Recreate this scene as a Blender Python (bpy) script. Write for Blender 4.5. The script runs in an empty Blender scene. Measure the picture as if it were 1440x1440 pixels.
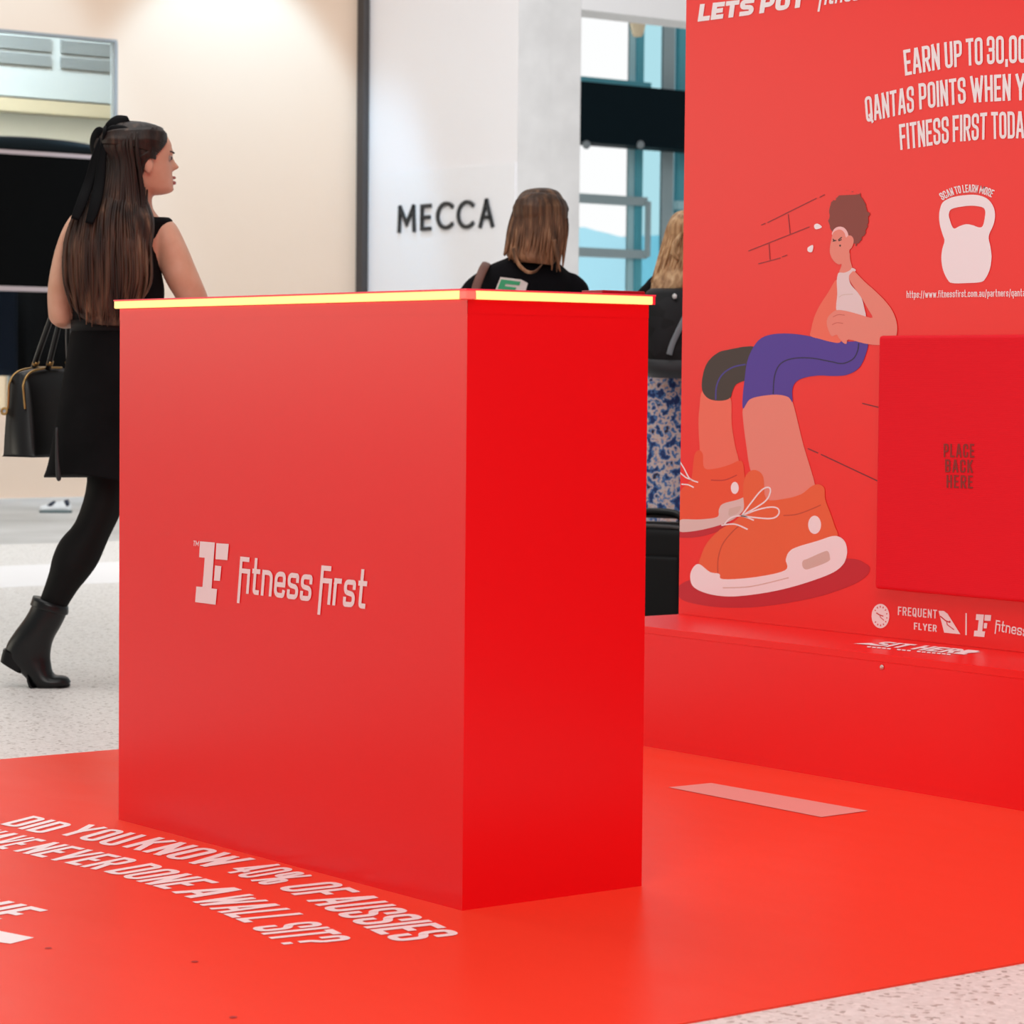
import bpy, bmesh, math, random
from mathutils import Vector, Matrix
from mathutils.geometry import tessellate_polygon
random.seed(7)
S = bpy.context.scene
COL = S.collection
PI = math.pi

# ------------------------------------------------------------------ camera
FPX, YAW, PITCH, ROLL = 3885.32, 0.9124, 0.0488, 0.0096
CAM = Vector((3.8063, -2.8434, 0.9279))
_cy, _sy = math.cos(YAW), math.sin(YAW)
FW = Vector((-_sy*math.cos(PITCH), _cy*math.cos(PITCH), -math.sin(PITCH)))
_r = Vector((_cy, _sy, 0)); _u = _r.cross(FW)
RT = math.cos(ROLL)*_r + math.sin(ROLL)*_u
UP = -math.sin(ROLL)*_r + math.cos(ROLL)*_u
cd = bpy.data.cameras.new('camera'); cam = bpy.data.objects.new('camera', cd); COL.objects.link(cam)
cam.matrix_world = Matrix(((RT.x, UP.x, -FW.x, CAM.x), (RT.y, UP.y, -FW.y, CAM.y), (RT.z, UP.z, -FW.z, CAM.z), (0, 0, 0, 1)))
cd.sensor_width = 36; cd.lens = FPX/1440*36; cd.clip_end = 300
cd.dof.use_dof = True; cd.dof.focus_distance = 5.8; cd.dof.aperture_fstop = 11.0
S.camera = cam

# ------------------------------------------------------------------ light
wd = bpy.data.worlds.new('world'); S.world = wd; wd.use_nodes = True
bg = wd.node_tree.nodes['Background']; bg.inputs[1].default_value = 1.0
_wt = wd.node_tree; _N = _wt.nodes; _L = _wt.links
_tc = _N.new('ShaderNodeTexCoord'); _dp = _N.new('ShaderNodeVectorMath'); _dp.operation = 'DOT_PRODUCT'; _dp.inputs[1].default_value = (-.79, .61, 0)
_cr = _N.new('ShaderNodeValToRGB'); _L.new(_tc.outputs['Generated'], _dp.inputs[0]); _L.new(_dp.outputs['Value'], _cr.inputs['Fac']); _L.new(_cr.outputs['Color'], bg.inputs[0])
_cr.color_ramp.elements[0].position = .35; _cr.color_ramp.elements[0].color = (.33, .33, .33, 1)     # the hall around and behind
_cr.color_ramp.elements[1].position = .80; _cr.color_ramp.elements[1].color = (1.0, 1.0, 1.0, 1)     # overcast sky beyond the glazing
def area(name, loc, target, sx, sy, power, col=(1, 1, 1)):
    l = bpy.data.lights.new(name, 'AREA'); l.shape = 'RECTANGLE'; l.size = sx; l.size_y = sy
    l.energy = power; l.color = col
    o = bpy.data.objects.new(name, l); COL.objects.link(o); o.location = loc
    o.rotation_euler = (Vector(target)-Vector(loc)).to_track_quat('-Z', 'Y').to_euler()
    return o
area('ceiling_lamp', (3.2, -2.4, 5.2), (0.3, 0.0, 0.5), 4, 4, 240, (1, .97, .93))
area('ceiling_lamp', (-3.4, 1.1, 5.4), (-2.8, 1.2, 0), 4, 4, 125, (1, .98, .96))
area('ceiling_lamp', (-7.5, 5.2, 5.6), (-11.5, 8.0, 1.0), 6, 5, 400, (.97, .98, 1))
area('daylight_window', (-18.5, -15.0, 3.6), (-1.0, 0, 1.0), 14, 5, 600, (1, .92, .74))
area('tree_fill_lamp', (-34, 38, 20), (-72, 46, -2), 16, 8, 16000, (.94, .98, 1))  # unseen lamp added to brighten the tree line outside
def spot(name, loc, target, power, ang, blend, col):
    l = bpy.data.lights.new(name, 'SPOT'); l.energy = power; l.spot_size = ang; l.spot_blend = blend; l.color = col; l.shadow_soft_size = .12
    o = bpy.data.objects.new(name, l); COL.objects.link(o); o.location = loc
    o.rotation_euler = (Vector(target)-Vector(loc)).to_track_quat('-Z', 'Y').to_euler()
S.view_settings.view_transform = 'Standard'; S.view_settings.look = 'None'
S.view_settings.gamma = 1; S.view_settings.use_curve_mapping = False; S.view_settings.exposure = 0.0

# ------------------------------------------------------------------ helpers
def ray(px, py): return FW + RT*((px-720)/FPX) - UP*((py-720)/FPX)
def on_z(px, py, z=0.0):
    d = ray(px, py); return CAM + d*((z-CAM.z)/d.z)
def on_y(px, py, y):
    d = ray(px, py); return CAM + d*((y-CAM.y)/d.y)
def on_x(px, py, x):
    d = ray(px, py); return CAM + d*((x-CAM.x)/d.x)
def at(px, py, D): return CAM + ray(px, py)*D
def lin(c):
    return tuple(((v/255)/12.92 if v/255 <= .04045 else ((v/255+.055)/1.055)**2.4) for v in c)
MATS = {}
def mat(name, rgb, rough=.5, spec=.5, metal=0, emit=None, estr=1, linear=False):
    if name in MATS: return MATS[name]
    m = bpy.data.materials.new(name); m.use_nodes = True
    b = m.node_tree.nodes['Principled BSDF']
    c = rgb if linear else lin(rgb)
    b.inputs['Base Color'].default_value = (*c, 1); b.inputs['Roughness'].default_value = rough
    b.inputs['Specular IOR Level'].default_value = spec; b.inputs['Metallic'].default_value = metal
    if emit:
        b.inputs['Emission Color'].default_value = (*lin(emit), 1); b.inputs['Emission Strength'].default_value = estr
    MATS[name] = m; return m
def nodes(m): return m.node_tree.nodes, m.node_tree.links, m.node_tree.nodes['Principled BSDF']
def ramp_noise(m, stops, scale, vec=(1, 1, 1), detail=3, kind='noise', coord='Object', bump=0, dist=.002):
    N, L, b = nodes(m)
    tc = N.new('ShaderNodeTexCoord'); mp = N.new('ShaderNodeMapping'); mp.inputs['Scale'].default_value = vec
    L.new(tc.outputs[coord], mp.inputs['Vector'])
    if kind == 'noise':
        t = N.new('ShaderNodeTexNoise'); t.inputs['Detail'].default_value = detail; out = t.outputs['Fac']
    else:
        t = N.new('ShaderNodeTexVoronoi'); out = t.outputs['Color']
    t.inputs['Scale'].default_value = scale; L.new(mp.outputs[0], t.inputs['Vector'])
    r = N.new('ShaderNodeValToRGB'); e = r.color_ramp.elements
    while len(e) < len(stops): e.new(.5)
    for k, (p, c) in enumerate(stops): e[k].position = p; e[k].color = (*lin(c), 1)
    L.new(out, r.inputs['Fac']); L.new(r.outputs['Color'], b.inputs['Base Color'])
    if bump:
        bp = N.new('ShaderNodeBump'); bp.inputs['Strength'].default_value = bump; bp.inputs['Distance'].default_value = dist
        L.new(out, bp.inputs['Height']); L.new(bp.outputs[0], b.inputs['Normal'])
    return m

def build(name, bm, m, parent=None, smooth=False, recalc=True):
    if recalc: bmesh.ops.recalc_face_normals(bm, faces=bm.faces)
    me = bpy.data.meshes.new(name); bm.to_mesh(me); bm.free()
    for x in (m if isinstance(m, (list, tuple)) else [m]): me.materials.append(x)
    if smooth:
        for p in me.polygons: p.use_smooth = True
    o = bpy.data.objects.new(name, me); COL.objects.link(o)
    if parent: o.parent = parent
    return o
def tag(o, label, cat, group=None):
    o['label'] = label; o['category'] = cat
    if group: o['group'] = group
    return o
def struct(o): o['kind'] = 'structure'; return o
def thing(name, label, cat, loc=(0, 0, 0)):
    """Empty at the thing's base; parts are authored in world space and follow it."""
    o = bpy.data.objects.new(name, None); COL.objects.link(o); o.empty_display_size = .1
    o.location = loc
    return tag(o, label, cat)
def adopt(root):
    """shift world-authored children so that the root stands at its own location"""
    M = Matrix.Translation(-root.location)
    done = set()
    def rec(o):
        for c in [x for x in bpy.data.objects if x.parent == o]:
            if c.data and c.data.name not in done:
                c.data.transform(M); done.add(c.data.name)
            rec(c)
    rec(root)
def box(bm, lo, hi, bev=0, rot=None, seg=2):
    lo, hi = Vector(lo), Vector(hi); c = (lo+hi)/2; s = hi-lo
    g = bmesh.ops.create_cube(bm, size=1)
    bmesh.ops.scale(bm, vec=s, verts=g['verts'])
    if bev:
        ed = list({e for v in g['verts'] for e in v.link_edges})
        r = bmesh.ops.bevel(bm, geom=ed, offset=bev, segments=seg, affect='EDGES', profile=.5)
        vs = list({v for f in r['faces'] for v in f.verts} | {v for v in g['verts'] if v.is_valid})
    else: vs = g['verts']
    if rot: bmesh.ops.transform(bm, matrix=rot, verts=vs)
    bmesh.ops.translate(bm, vec=c, verts=vs)
    return bm
def nb(*boxes):
    bm = bmesh.new()
    for b in boxes: box(bm, *b)
    return bm
def quad(bm, pts):
    try: return bm.faces.new([bm.verts.new(p) for p in pts])
    except Exception: return None
def prism(bm, pts, d):
    """polygon pts (3D, planar) extruded by vector d"""
    n = len(pts); a = [bm.verts.new(p) for p in pts]; b = [bm.verts.new(Vector(p)+d) for p in pts]
    tri = tessellate_polygon([[Vector(p) for p in pts]])
    for t in tri:
        bm.faces.new([a[i] for i in t]); bm.faces.new([b[i] for i in reversed(t)])
    for i in range(n):
        j = (i+1) % n; bm.faces.new((a[i], a[j], b[j], b[i]))
def catmull(p, k, closed=False):
    n = len(p); out = []
    rng = range(n if closed else n-1)
    for i in rng:
        if closed: a, b, c, d = p[(i-1) % n], p[i], p[(i+1) % n], p[(i+2) % n]
        else: a, b, c, d = p[max(i-1, 0)], p[i], p[i+1], p[min(i+2, n-1)]
        for q in range(k):
            t = q/k
            out.append(tuple(.5*(2*b[j]+(c[j]-a[j])*t+(2*a[j]-5*b[j]+4*c[j]-d[j])*t*t+(3*b[j]-a[j]-3*c[j]+d[j])*t**3) for j in range(len(b))))
    if not closed: out.append(tuple(p[-1]))
    return out
def loft(bm, rings, cap=True):
    vs = [[bm.verts.new(p) for p in r] for r in rings]; n = len(vs[0])
    for a, b in zip(vs, vs[1:]):
        for i in range(n):
            j = (i+1) % n
            bm.faces.new((a[i], a[j], b[j], b[i]))
    if cap:
        bm.faces.new(list(reversed(vs[0]))); bm.faces.new(vs[-1])
def tube(bm, pts, rad, seg=10, k=4, flat=1.0, side=None):
    """round tube through points; rad number or list; flat squashes along the side vector's normal"""
    rr = rad if isinstance(rad, (list, tuple)) else [rad]*len(pts)
    q = [(*Vector(p), r) for p, r in zip(pts, rr)]
    if k > 1 and len(q) > 2: q = catmull(q, k)
    P = [Vector(x[:3]) for x in q]; rings = []
    ref = None
    for i, c in enumerate(P):
        t = (P[min(i+1, len(P)-1)]-P[max(i-1, 0)]).normalized()
        if ref is None:
            ref = Vector(side) if side is not None else (Vector((0, 0, 1)) if abs(t.z) < .9 else Vector((1, 0, 0)))
        a = (ref - t*ref.dot(t))
        if a.length < 1e-6: a = t.orthogonal()
        a.normalize(); ref = a; b = t.cross(a); r = q[i][3]
        rings.append([c+a*(math.cos(2*PI*j/seg)*r)+b*(math.sin(2*PI*j/seg)*r*flat) for j in range(seg)])
    loft(bm, rings)
def sphere(bm, c, rx, ry=None, rz=None, M=None, u=20, v=14):
    ry = ry or rx; rz = rz or rx
    g = bmesh.ops.create_uvsphere(bm, u_segments=u, v_segments=v, radius=1)
    m = Matrix.Translation(c) @ (M.to_4x4() if M else Matrix.Identity(4)) @ Matrix.Diagonal((rx, ry, rz, 1))
    bmesh.ops.transform(bm, matrix=m, verts=g['verts'])
def fuse(name, bm, m, parent=None, voxel=.006, smooth=3):
    """one continuous skin over everything in bm"""
    bmesh.ops.recalc_face_normals(bm, faces=bm.faces)
    me = bpy.data.meshes.new(name+'_raw'); bm.to_mesh(me); bm.free()
    o = bpy.data.objects.new(name, me); COL.objects.link(o)
    r = o.modifiers.new('r', 'REMESH'); r.mode = 'VOXEL'; r.voxel_size = voxel; r.use_smooth_shade = True
    s = o.modifiers.new('s', 'SMOOTH'); s.factor = .5; s.iterations = smooth
    dg = bpy.context.evaluated_depsgraph_get(); dg.update()
    e = bpy.data.meshes.new_from_object(o.evaluated_get(dg))
    o.modifiers.clear(); o.data = e; bpy.data.meshes.remove(me)
    e.name = name; e.materials.clear(); e.materials.append(m)
    for p in e.polygons: p.use_smooth = True
    if parent: o.parent = parent
    return o

# ---- lettering: a condensed stroke alphabet
R_ = .2
GL = {
 'A': [[(0, 0), (.40, 1), (.60, 1), (1, 0)], [(.2, .27), (.8, .27)]],
 'B': [[(0, .52), (0, 1), (1, 1, R_), (1, .52, R_), (0, .52)], [(0, .52), (1, .52, R_), (1, 0, R_), (0, 0), (0, .52)]],
 'C': [[(1, .70), (1, 1, R_), (0, 1, R_), (0, 0, R_), (1, 0, R_), (1, .30)]],
 'D': [[(0, .5), (0, 1), (1, 1, R_), (1, 0, R_), (0, 0), (0, .5)]],
 'E': [[(1, 1), (0, 1), (0, 0), (1, 0)], [(0, .5), (.85, .5)]],
 'F': [[(1, 1), (0, 1), (0, 0)], [(0, .5), (.85, .5)]],
 'G': [[(1, .72), (1, 1, R_), (0, 1, R_), (0, 0, R_), (1, 0, R_), (1, .45), (.6, .45)]],
 'H': [[(0, 0), (0, 1)], [(1, 0), (1, 1)], [(0, .5), (1, .5)]],
 'I': [[(.5, 0), (.5, 1)]],
 'J': [[(1, 1), (1, 0, R_), (0, 0, R_), (0, .3)]],
 'K': [[(0, 0), (0, 1)], [(1, 1), (.1, .42)], [(.35, .6), (1, 0)]],
 'L': [[(0, 1), (0, 0), (1, 0)]],
 'M': [[(0, 0), (0, 1), (.5, .25), (1, 1), (1, 0)]],
 'N': [[(0, 0), (0, 1)], [(0, 1), (1, 0)], [(1, 0), (1, 1)]],
 'O': [[(0, .5), (0, 1, R_), (1, 1, R_), (1, 0, R_), (0, 0, R_), (0, .5)]],
 'P': [[(0, 0), (0, 1), (1, 1, R_), (1, .42, R_), (0, .42)]],
 'Q': [[(0, .5), (0, 1, R_), (1, 1, R_), (1, 0, R_), (0, 0, R_), (0, .5)], [(.6, .2), (1.05, -.08)]],
 'R': [[(0, 0), (0, 1), (1, 1, R_), (1, .47, R_), (0, .47)], [(.55, .47), (1, 0)]],
 'S': [[(1, .72), (1, 1, R_), (0, 1, R_), (0, .56, R_), (1, .46, R_), (1, 0, R_), (0, 0, R_), (0, .28)]],
 'T': [[(0, 1), (1, 1)], [(.5, 1), (.5, 0)]],
 'U': [[(0, 1), (0, 0, R_), (1, 0, R_), (1, 1)]],
 'V': [[(0, 1), (.5, 0), (1, 1)]],
 'W': [[(0, 1), (.25, 0), (.5, .9), (.75, 0), (1, 1)]],
 'Y': [[(0, 1), (.5, .42), (1, 1)], [(.5, .42), (.5, 0)]],
 '0': [[(0, .5), (0, 1, R_), (1, 1, R_), (1, 0, R_), (0, 0, R_), (0, .5)]],
 '3': [[(0, .76), (0, 1, R_), (1, 1, R_), (1, .52, R_), (.35, .52)], [(.35, .52), (1, .52, R_), (1, 0, R_), (0, 0, R_), (0, .26)]],
 '4': [[(.75, 0), (.75, 1), (0, .25), (1.05, .25)]],
 '%': [[(0, .75), (0, 1, .1), (.36, 1, .1), (.36, .55, .1), (0, .55, .1), (0, .75)], [(.64, .25), (.64, .45, .1), (1, .45, .1), (1, 0, .1), (.64, 0, .1), (.64, .25)], [(.2, 0), (.8, 1)]],
 '?': [[(0, .72), (0, 1, R_), (1, 1, R_), (1, .55, R_), (.5, .45, .08), (.5, .3)], [(.5, .02), (.5, .03)]],
 ',': [[(.6, .03), (.35, -.14)]], '.': [[(.5, .0), (.5, .01)]], ':': [[(.5, .0), (.5, .01)], [(.5, .5), (.5, .51)]],
 '/': [[(0, -.15), (1, 1)]],
 'a': [[(.05, .62), (.2, .66, .1), (1, .66, R_), (1, 0)], [(1, .36), (0, .36, .12), (0, 0, .12), (1, 0)]],
 'c': [[(1, .48), (1, .66, R_), (0, .66, R_), (0, 0, R_), (1, 0, R_), (1, .18)]],
 'e': [[(0, .33), (1, .33), (1, .66, R_), (0, .66, R_), (0, 0, R_), (.95, 0, .1), (1, .1)]],
 'f': [[(.9, 1), (.35, 1, .2), (.35, 0)], [(0, .64), (.9, .64)]],
 'h': [[(0, 0), (0, 1)], [(0, .66), (1, .66, R_), (1, 0)]],
 'i': [[(.5, 0), (.5, .66)], [(.5, .93), (.5, .94)]],
 'm': [[(0, 0), (0, .66)], [(0, .66), (.5, .66, .15), (.5, 0)], [(.5, .66), (1, .66, .15), (1, 0)]],
 'n': [[(0, 0), (0, .66)], [(0, .66), (1, .66, R_), (1, 0)]],
 'o': [[(0, .33), (0, .66, R_), (1, .66, R_), (1, 0, R_), (0, 0, R_), (0, .33)]],
 'p': [[(0, -.32), (0, .66), (1, .66, R_), (1, 0, R_), (0, 0)]],
 'q': [[(1, -.32), (1, .66), (0, .66, R_), (0, 0, R_), (1, 0)]],
 'r': [[(0, 0), (0, .66)], [(0, .58), (.25, .66, .1), (.9, .66)]],
 's': [[(1, .52), (1, .66, .14), (0, .66, .14), (0, .36, .12), (1, .30, .12), (1, 0, .14), (0, 0, .14), (0, .14)]],
 't': [[(.3, 1), (.3, 0, .18), (1, 0)], [(0, .66), (1, .66)]],
 'u': [[(0, .66), (0, 0, R_), (1, 0)], [(1, .66), (1, 0)]],
 'w': [[(0, .66), (.25, 0), (.5, .6), (.75, 0), (1, .66)]],
 '\x02': [[(.95, 1), (0, 1, R_), (0, .54, R_), (1, .46, R_), (1, 0, R_), (.05, 0)]],
 '\x01': [[(0, -.33), (0, 1), (.8, 1)], [(0, .63), (1, .63), (1, 0)]],     # F with a joined i
}
WF = {'I': 0, 'M': 1.45, 'W': 1.6, '%': 1.5, 'm': 1.5, 'w': 1.5, ',': .3, '.': 0, ':': 0, 'i': 0, 'f': .75, 't': .75, 'r': .7, '/': .7, '\x01': 1.05, 'T': .95, 'Y': 1.1, 'A': 1.1, 'V': 1.1, 'E': .88, 'F': .88, 'L': .85}
def rounded(p):
    """polyline with optional corner radii as third value"""
    out = []
    for i, v in enumerate(p):
        a = Vector(v[:2]); r = v[2] if len(v) > 2 else 0
        if r and 0 < i < len(p)-1:
            d1 = Vector(p[i-1][:2])-a; d2 = Vector(p[i+1][:2])-a
            r = min(r, d1.length*.49, d2.length*.49)
            s, e = a+d1.normalized()*r, a+d2.normalized()*r
            for q in range(7):
                t = q/6; out.append(s*(1-t)**2+a*(2*t*(1-t))+e*t*t)
        else: out.append(a)
    return out
def strip(p, st, cap=True):
    """quads of a stroked polyline with mitred joins"""
    q = [p[0]]
    for v in p[1:]:
        if (v-q[-1]).length > 1e-5: q.append(v)
    if len(q) < 2: return []
    for i in range(1, len(q)-1):
        if (q[i]-q[i-1]).normalized().dot((q[i+1]-q[i]).normalized()) < -.45:
            return strip(q[:i+1], st, cap)+strip(q[i:], st, cap)
    closed = (q[0]-q[-1]).length < 1e-4 and len(q) > 3
    if cap and not closed:
        q[0] = q[0]+(q[0]-q[1]).normalized()*st/2; q[-1] = q[-1]+(q[-1]-q[-2]).normalized()*st/2
    n = len(q); L, Rr = [], []
    for i in range(n):
        if closed: a, c = q[(i-1) % (n-1)] if i not in (0, n-1) else q[n-2], q[(i+1) % (n-1)] if i not in (0, n-1) else q[1]
        else: a, c = q[max(i-1, 0)], q[min(i+1, n-1)]
        d1 = (q[i]-a); d2 = (c-q[i])
        if d1.length < 1e-6: d1 = d2
        if d2.length < 1e-6: d2 = d1
        d1 = d1.normalized(); d2 = d2.normalized()
        n1 = Vector((-d1.y, d1.x)); n2 = Vector((-d2.y, d2.x)); m = n1+n2
        if m.length < .3: m = n1
        else: m = m.normalized()/max(.45, m.normalized().dot(n1))
        L.append(q[i]+m*st/2); Rr.append(q[i]-m*st/2)
    return [(L[i], L[i+1], Rr[i+1], Rr[i]) for i in range(n-1)]
def layout(s, w=.42, st=.15, gap=.09, space=.2):
    out = []; x = 0
    for ch in s:
        if ch == ' ': x += space; continue
        cw = max(st, w*WF.get(ch, 1)); g = []
        for pl in GL[ch]:
            pp = []
            for v in pl:
                X = st/2+v[0]*(cw-st) if cw > st else cw/2
                Y = st/2+v[1]*(1-st)
                pp.append((X, Y, v[2]) if len(v) > 2 else (X, Y))
            g += strip(rounded(pp), st)
        out.append((x, cw, g)); x += cw+gap
    return out, x-gap
def text(bm, s, BL, BR, TL, TR=None, **k):
    """lettering filling the four-cornered patch in space; strokes are laid a hair above one another"""
    lay, W = layout(s, **k)
    if TR is None: TR = BR+TL-BL
    n = (BR-BL).cross(TL-BL).normalized()
    if n.dot(CAM-BL) < 0: n = -n
    for x, cw, g in lay:
        for i, q in enumerate(g):
            o = []
            for v in q:
                a = (v.x+x)/W; y = v.y
                o.append((BL*(1-a)+BR*a)*(1-y)+(TL*(1-a)+TR*a)*y+n*(.00003*(i % 5)+.00004*(i//5 % 4)))
            quad(bm, o)
def words(bm, at_, rows, **k):
    for t, bl, br, tl, tr in rows: text(bm, t, at_(*bl), at_(*br), at_(*tl), at_(*tr), **k)
def poly(bm, loops):
    """flat polygon (first loop) with holes; loops are lists of 3D points"""
    L = [[Vector(p) for p in l] for l in loops]; flat = [p for l in L for p in l]
    vs = [bm.verts.new(p) for p in flat]
    for t in tessellate_polygon(L):
        try: bm.faces.new([vs[i] for i in t])
        except Exception: pass
def face_cam(o):
    """flat prints: turn every face to the front"""
    me = o.data
    bm = bmesh.new(); bm.from_mesh(me)
    for f in bm.faces:
        if f.normal.dot(CAM-f.calc_center_median()) < 0: f.normal_flip()
    bm.to_mesh(me); bm.free(); return o
def pr(name, bm, m, parent):
    return face_cam(build(name, bm, m, parent, recalc=False))

# ------------------------------------------------------------------ materials
red = mat('red_laminate', (.87, .005, .009), .27, .36, linear=True)
ramp = ramp_noise
redmat = mat('red_vinyl', (.92, .055, .026), .30, .12, linear=True)
N, L, b = nodes(redmat)
tc = N.new('ShaderNodeTexCoord'); nz = N.new('ShaderNodeTexNoise'); nz.inputs['Scale'].default_value = 2.2; nz.inputs['Detail'].default_value = 6
mp = N.new('ShaderNodeMapping'); mp.inputs['Scale'].default_value = (1, 2.5, 1); L.new(tc.outputs['Object'], mp.inputs[0]); L.new(mp.outputs[0], nz.inputs['Vector'])
mr = N.new('ShaderNodeMapRange'); mr.inputs['To Min'].default_value = .26; mr.inputs['To Max'].default_value = .44
L.new(nz.outputs['Fac'], mr.inputs['Value']); L.new(mr.outputs[0], b.inputs['Roughness'])
redwall = mat('red_print', (.87, .007, .008), .30, .36, linear=True)
def redpaint(m): return m
white = mat('white_vinyl', (245, 244, 246), .5, .4)
whitebright = mat('white_floor_vinyl', (250, 240, 240), .45, .4)
black = mat('black_plastic', (9, 9, 10), .45, .25)

# terrazzo floor
ter = mat('terrazzo', (205, 202, 200), .42, .18)
N, L, b = nodes(ter)
tc = N.new('ShaderNodeTexCoord')
def tex(kind, sc, det=2):
    t = N.new('ShaderNodeTexNoise' if kind == 'n' else 'ShaderNodeTexVoronoi'); t.inputs['Scale'].default_value = sc
    if kind == 'n': t.inputs['Detail'].default_value = det
    L.new(tc.outputs['Object'], t.inputs['Vector']); return t
def rampn(src, stops):
    r = N.new('ShaderNodeValToRGB'); e = r.color_ramp.elements
    while len(e) < len(stops): e.new(.5)
    for k, (p, c) in enumerate(stops): e[k].position = p; e[k].color = (*lin(c), 1)
    L.new(src, r.inputs['Fac']); return r
v1 = tex('v', 120); sep = N.new('ShaderNodeSeparateColor'); L.new(v1.outputs['Color'], sep.inputs[0])
r1 = rampn(sep.outputs[0], [(0, (168, 160, 153)), (.06, (190, 184, 177)), (.10, (219, 215, 210)), (.7, (228, 225, 221)), (1, (236, 232, 228))])
n2 = tex('n', 60, 3)
r2 = rampn(n2.outputs['Fac'], [(0, (120, 110, 100)), (.30, (150, 138, 126)), (.36, (255, 255, 255)), (1, (255, 255, 255))])
mx = N.new('ShaderNodeMix'); mx.data_type = 'RGBA'; mx.blend_type = 'MULTIPLY'; mx.inputs['Factor'].default_value = .40
L.new(r1.outputs[0], mx.inputs['A']); L.new(r2.outputs[0], mx.inputs['B']); L.new(mx.outputs['Result'], b.inputs['Base Color'])

# ------------------------------------------------------------------ the setting
XC = -14.56; YM = 9.81                       # cream wall plane, white shop wall plane
struct(build('floor', nb(((-40, -14, -.2), (14, 34, 0))), ter))
cream = mat('cream_paint', (.80, .61, .47), .6, .2, linear=True)
yA = on_x(-40, 50, XC).y; mr_ = on_x(164, 62, XC); mz0 = on_x(120, 575, XC).z; mz1 = on_x(80, 52, XC).z
struct(build('wall_left', nb(((XC-.05, -4, 0), (XC, mr_.y-4, 6)), ((XC-.05, mr_.y-4, 0), (XC, mr_.y, mz0)), ((XC-.05, mr_.y-4, mz1), (XC, mr_.y, 6)), ((XC-.05, mr_.y, 0), (XC, YM, 6))), cream))
spot('wall_washer_lamp', (XC+1.5, 8.55, 5.0), (XC, 8.55, 2.2), 260, 1.15, .35, (.40, .72, 1.0))
spot('wall_washer_lamp', (XC+1.5, 6.3, 5.2), (XC, 6.2, 2.4), 150, 1.15, .35, (.40, .72, 1.0))

def strip_floor(name, y0, y1, m):  # reflections in the floor, painted on as thin coloured bands
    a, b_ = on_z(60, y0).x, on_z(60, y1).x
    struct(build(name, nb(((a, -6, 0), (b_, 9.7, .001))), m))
strip_floor('floor_reflection_grey', 700.5, 764, ramp_noise(mat('grey_reflection_band', (188, 186, 184), .45, .2), [(.3, (178, 176, 173)), (.7, (204, 202, 200))], 1.6, detail=6))
strip_floor('floor_reflection_white', 794, 824, mat('white_reflection_band', (240, 238, 238), .45, .2))
# shop window in the cream wall with the room behind it
w1 = struct(build('window_1', nb(((XC-.055, mr_.y-4, mz0), (XC+.01, mr_.y-3.98, mz1)), ((XC-.055, mr_.y-.02, mz0), (XC+.01, mr_.y+.005, mz1)), ((XC-.055, mr_.y-4, mz0-.02), (XC+.01, mr_.y, mz0)), ((XC-.055, mr_.y-4, mz1), (XC+.01, mr_.y, mz1+.02))), mat('window_frame_grey', (150, 150, 150), .4)))
gl = mat('shop_glass', (235, 245, 245), .02, .5); nodes(gl)[2].inputs['Transmission Weight'].default_value = 1; nodes(gl)[2].inputs['IOR'].default_value = 1.1
build('pane', nb(((XC-.04, mr_.y-3.98, mz0), (XC-.03, mr_.y-.02, mz1))), gl, w1)
xi = XC-2.6
struct(build('wall_shop', nb(((xi-.1, mr_.y-5, 0), (xi, mr_.y+2.3, 6))), mat('shop_wall', (222, 226, 220), .6)))
def xi_z(py): return on_x(80, py, xi).z
bt = thing('bulkhead', 'white bulkhead with louvre panels above a beige strip inside shop window', 'bulkhead', (xi, mr_.y-1.5, 0))
build('facing', nb(((xi+.004, mr_.y-5, xi_z(142)), (xi+.12, mr_.y+2, 5))), mat('bulkhead_white', (158, 165, 168), .6, .2), bt)
build('beige_strip', nb(((xi+.004, mr_.y-5, xi_z(164)), (xi+.2, mr_.y+2, xi_z(146)))), mat('beige_strip', (164, 154, 132), .6, .2), bt)
for k in range(6):
    y1 = on_x(70-k*84, 80, xi+.12).y; y0 = on_x(-4-k*84, 80, xi+.12).y
    if k == 0: pass
    for lo, hi in ((76, 57), (97, 81)):
        bm = bmesh.new(); z0, z1 = xi_z(lo), xi_z(hi)
        for q in range(5):
            zz = z0+(z1-z0)*q/5; box(bm, (xi+.12, y0, zz), (xi+.15, y1, zz+(z1-z0)/8))
        build('louvre_panel', bm, mat('louvre_grey', (134, 140, 143), .6, .2), bt)
for a, b_ in ((84, 158),):
    y1 = on_x(b_, 80, xi+.12).y; y0 = on_x(a, 80, xi+.12).y
    for lo, hi in ((76, 57), (97, 81)):
        bm = bmesh.new(); z0, z1 = xi_z(lo), xi_z(hi)
        for q in range(5):
            zz = z0+(z1-z0)*q/5; box(bm, (xi+.12, y0, zz), (xi+.15, y1, zz+(z1-z0)/8))
        build('louvre_panel', bm, mat('louvre_grey', (134, 140, 143), .6, .2), bt)
adopt(bt)
area('shop_fill_lamp', (XC-.6, mr_.y-1.5, 5.4), (XC-2.2, mr_.y-1.5, 1.5), 3, .8, 520, (.93, .98, 1))  # unseen lamp added to brighten the room behind the glass
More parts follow.
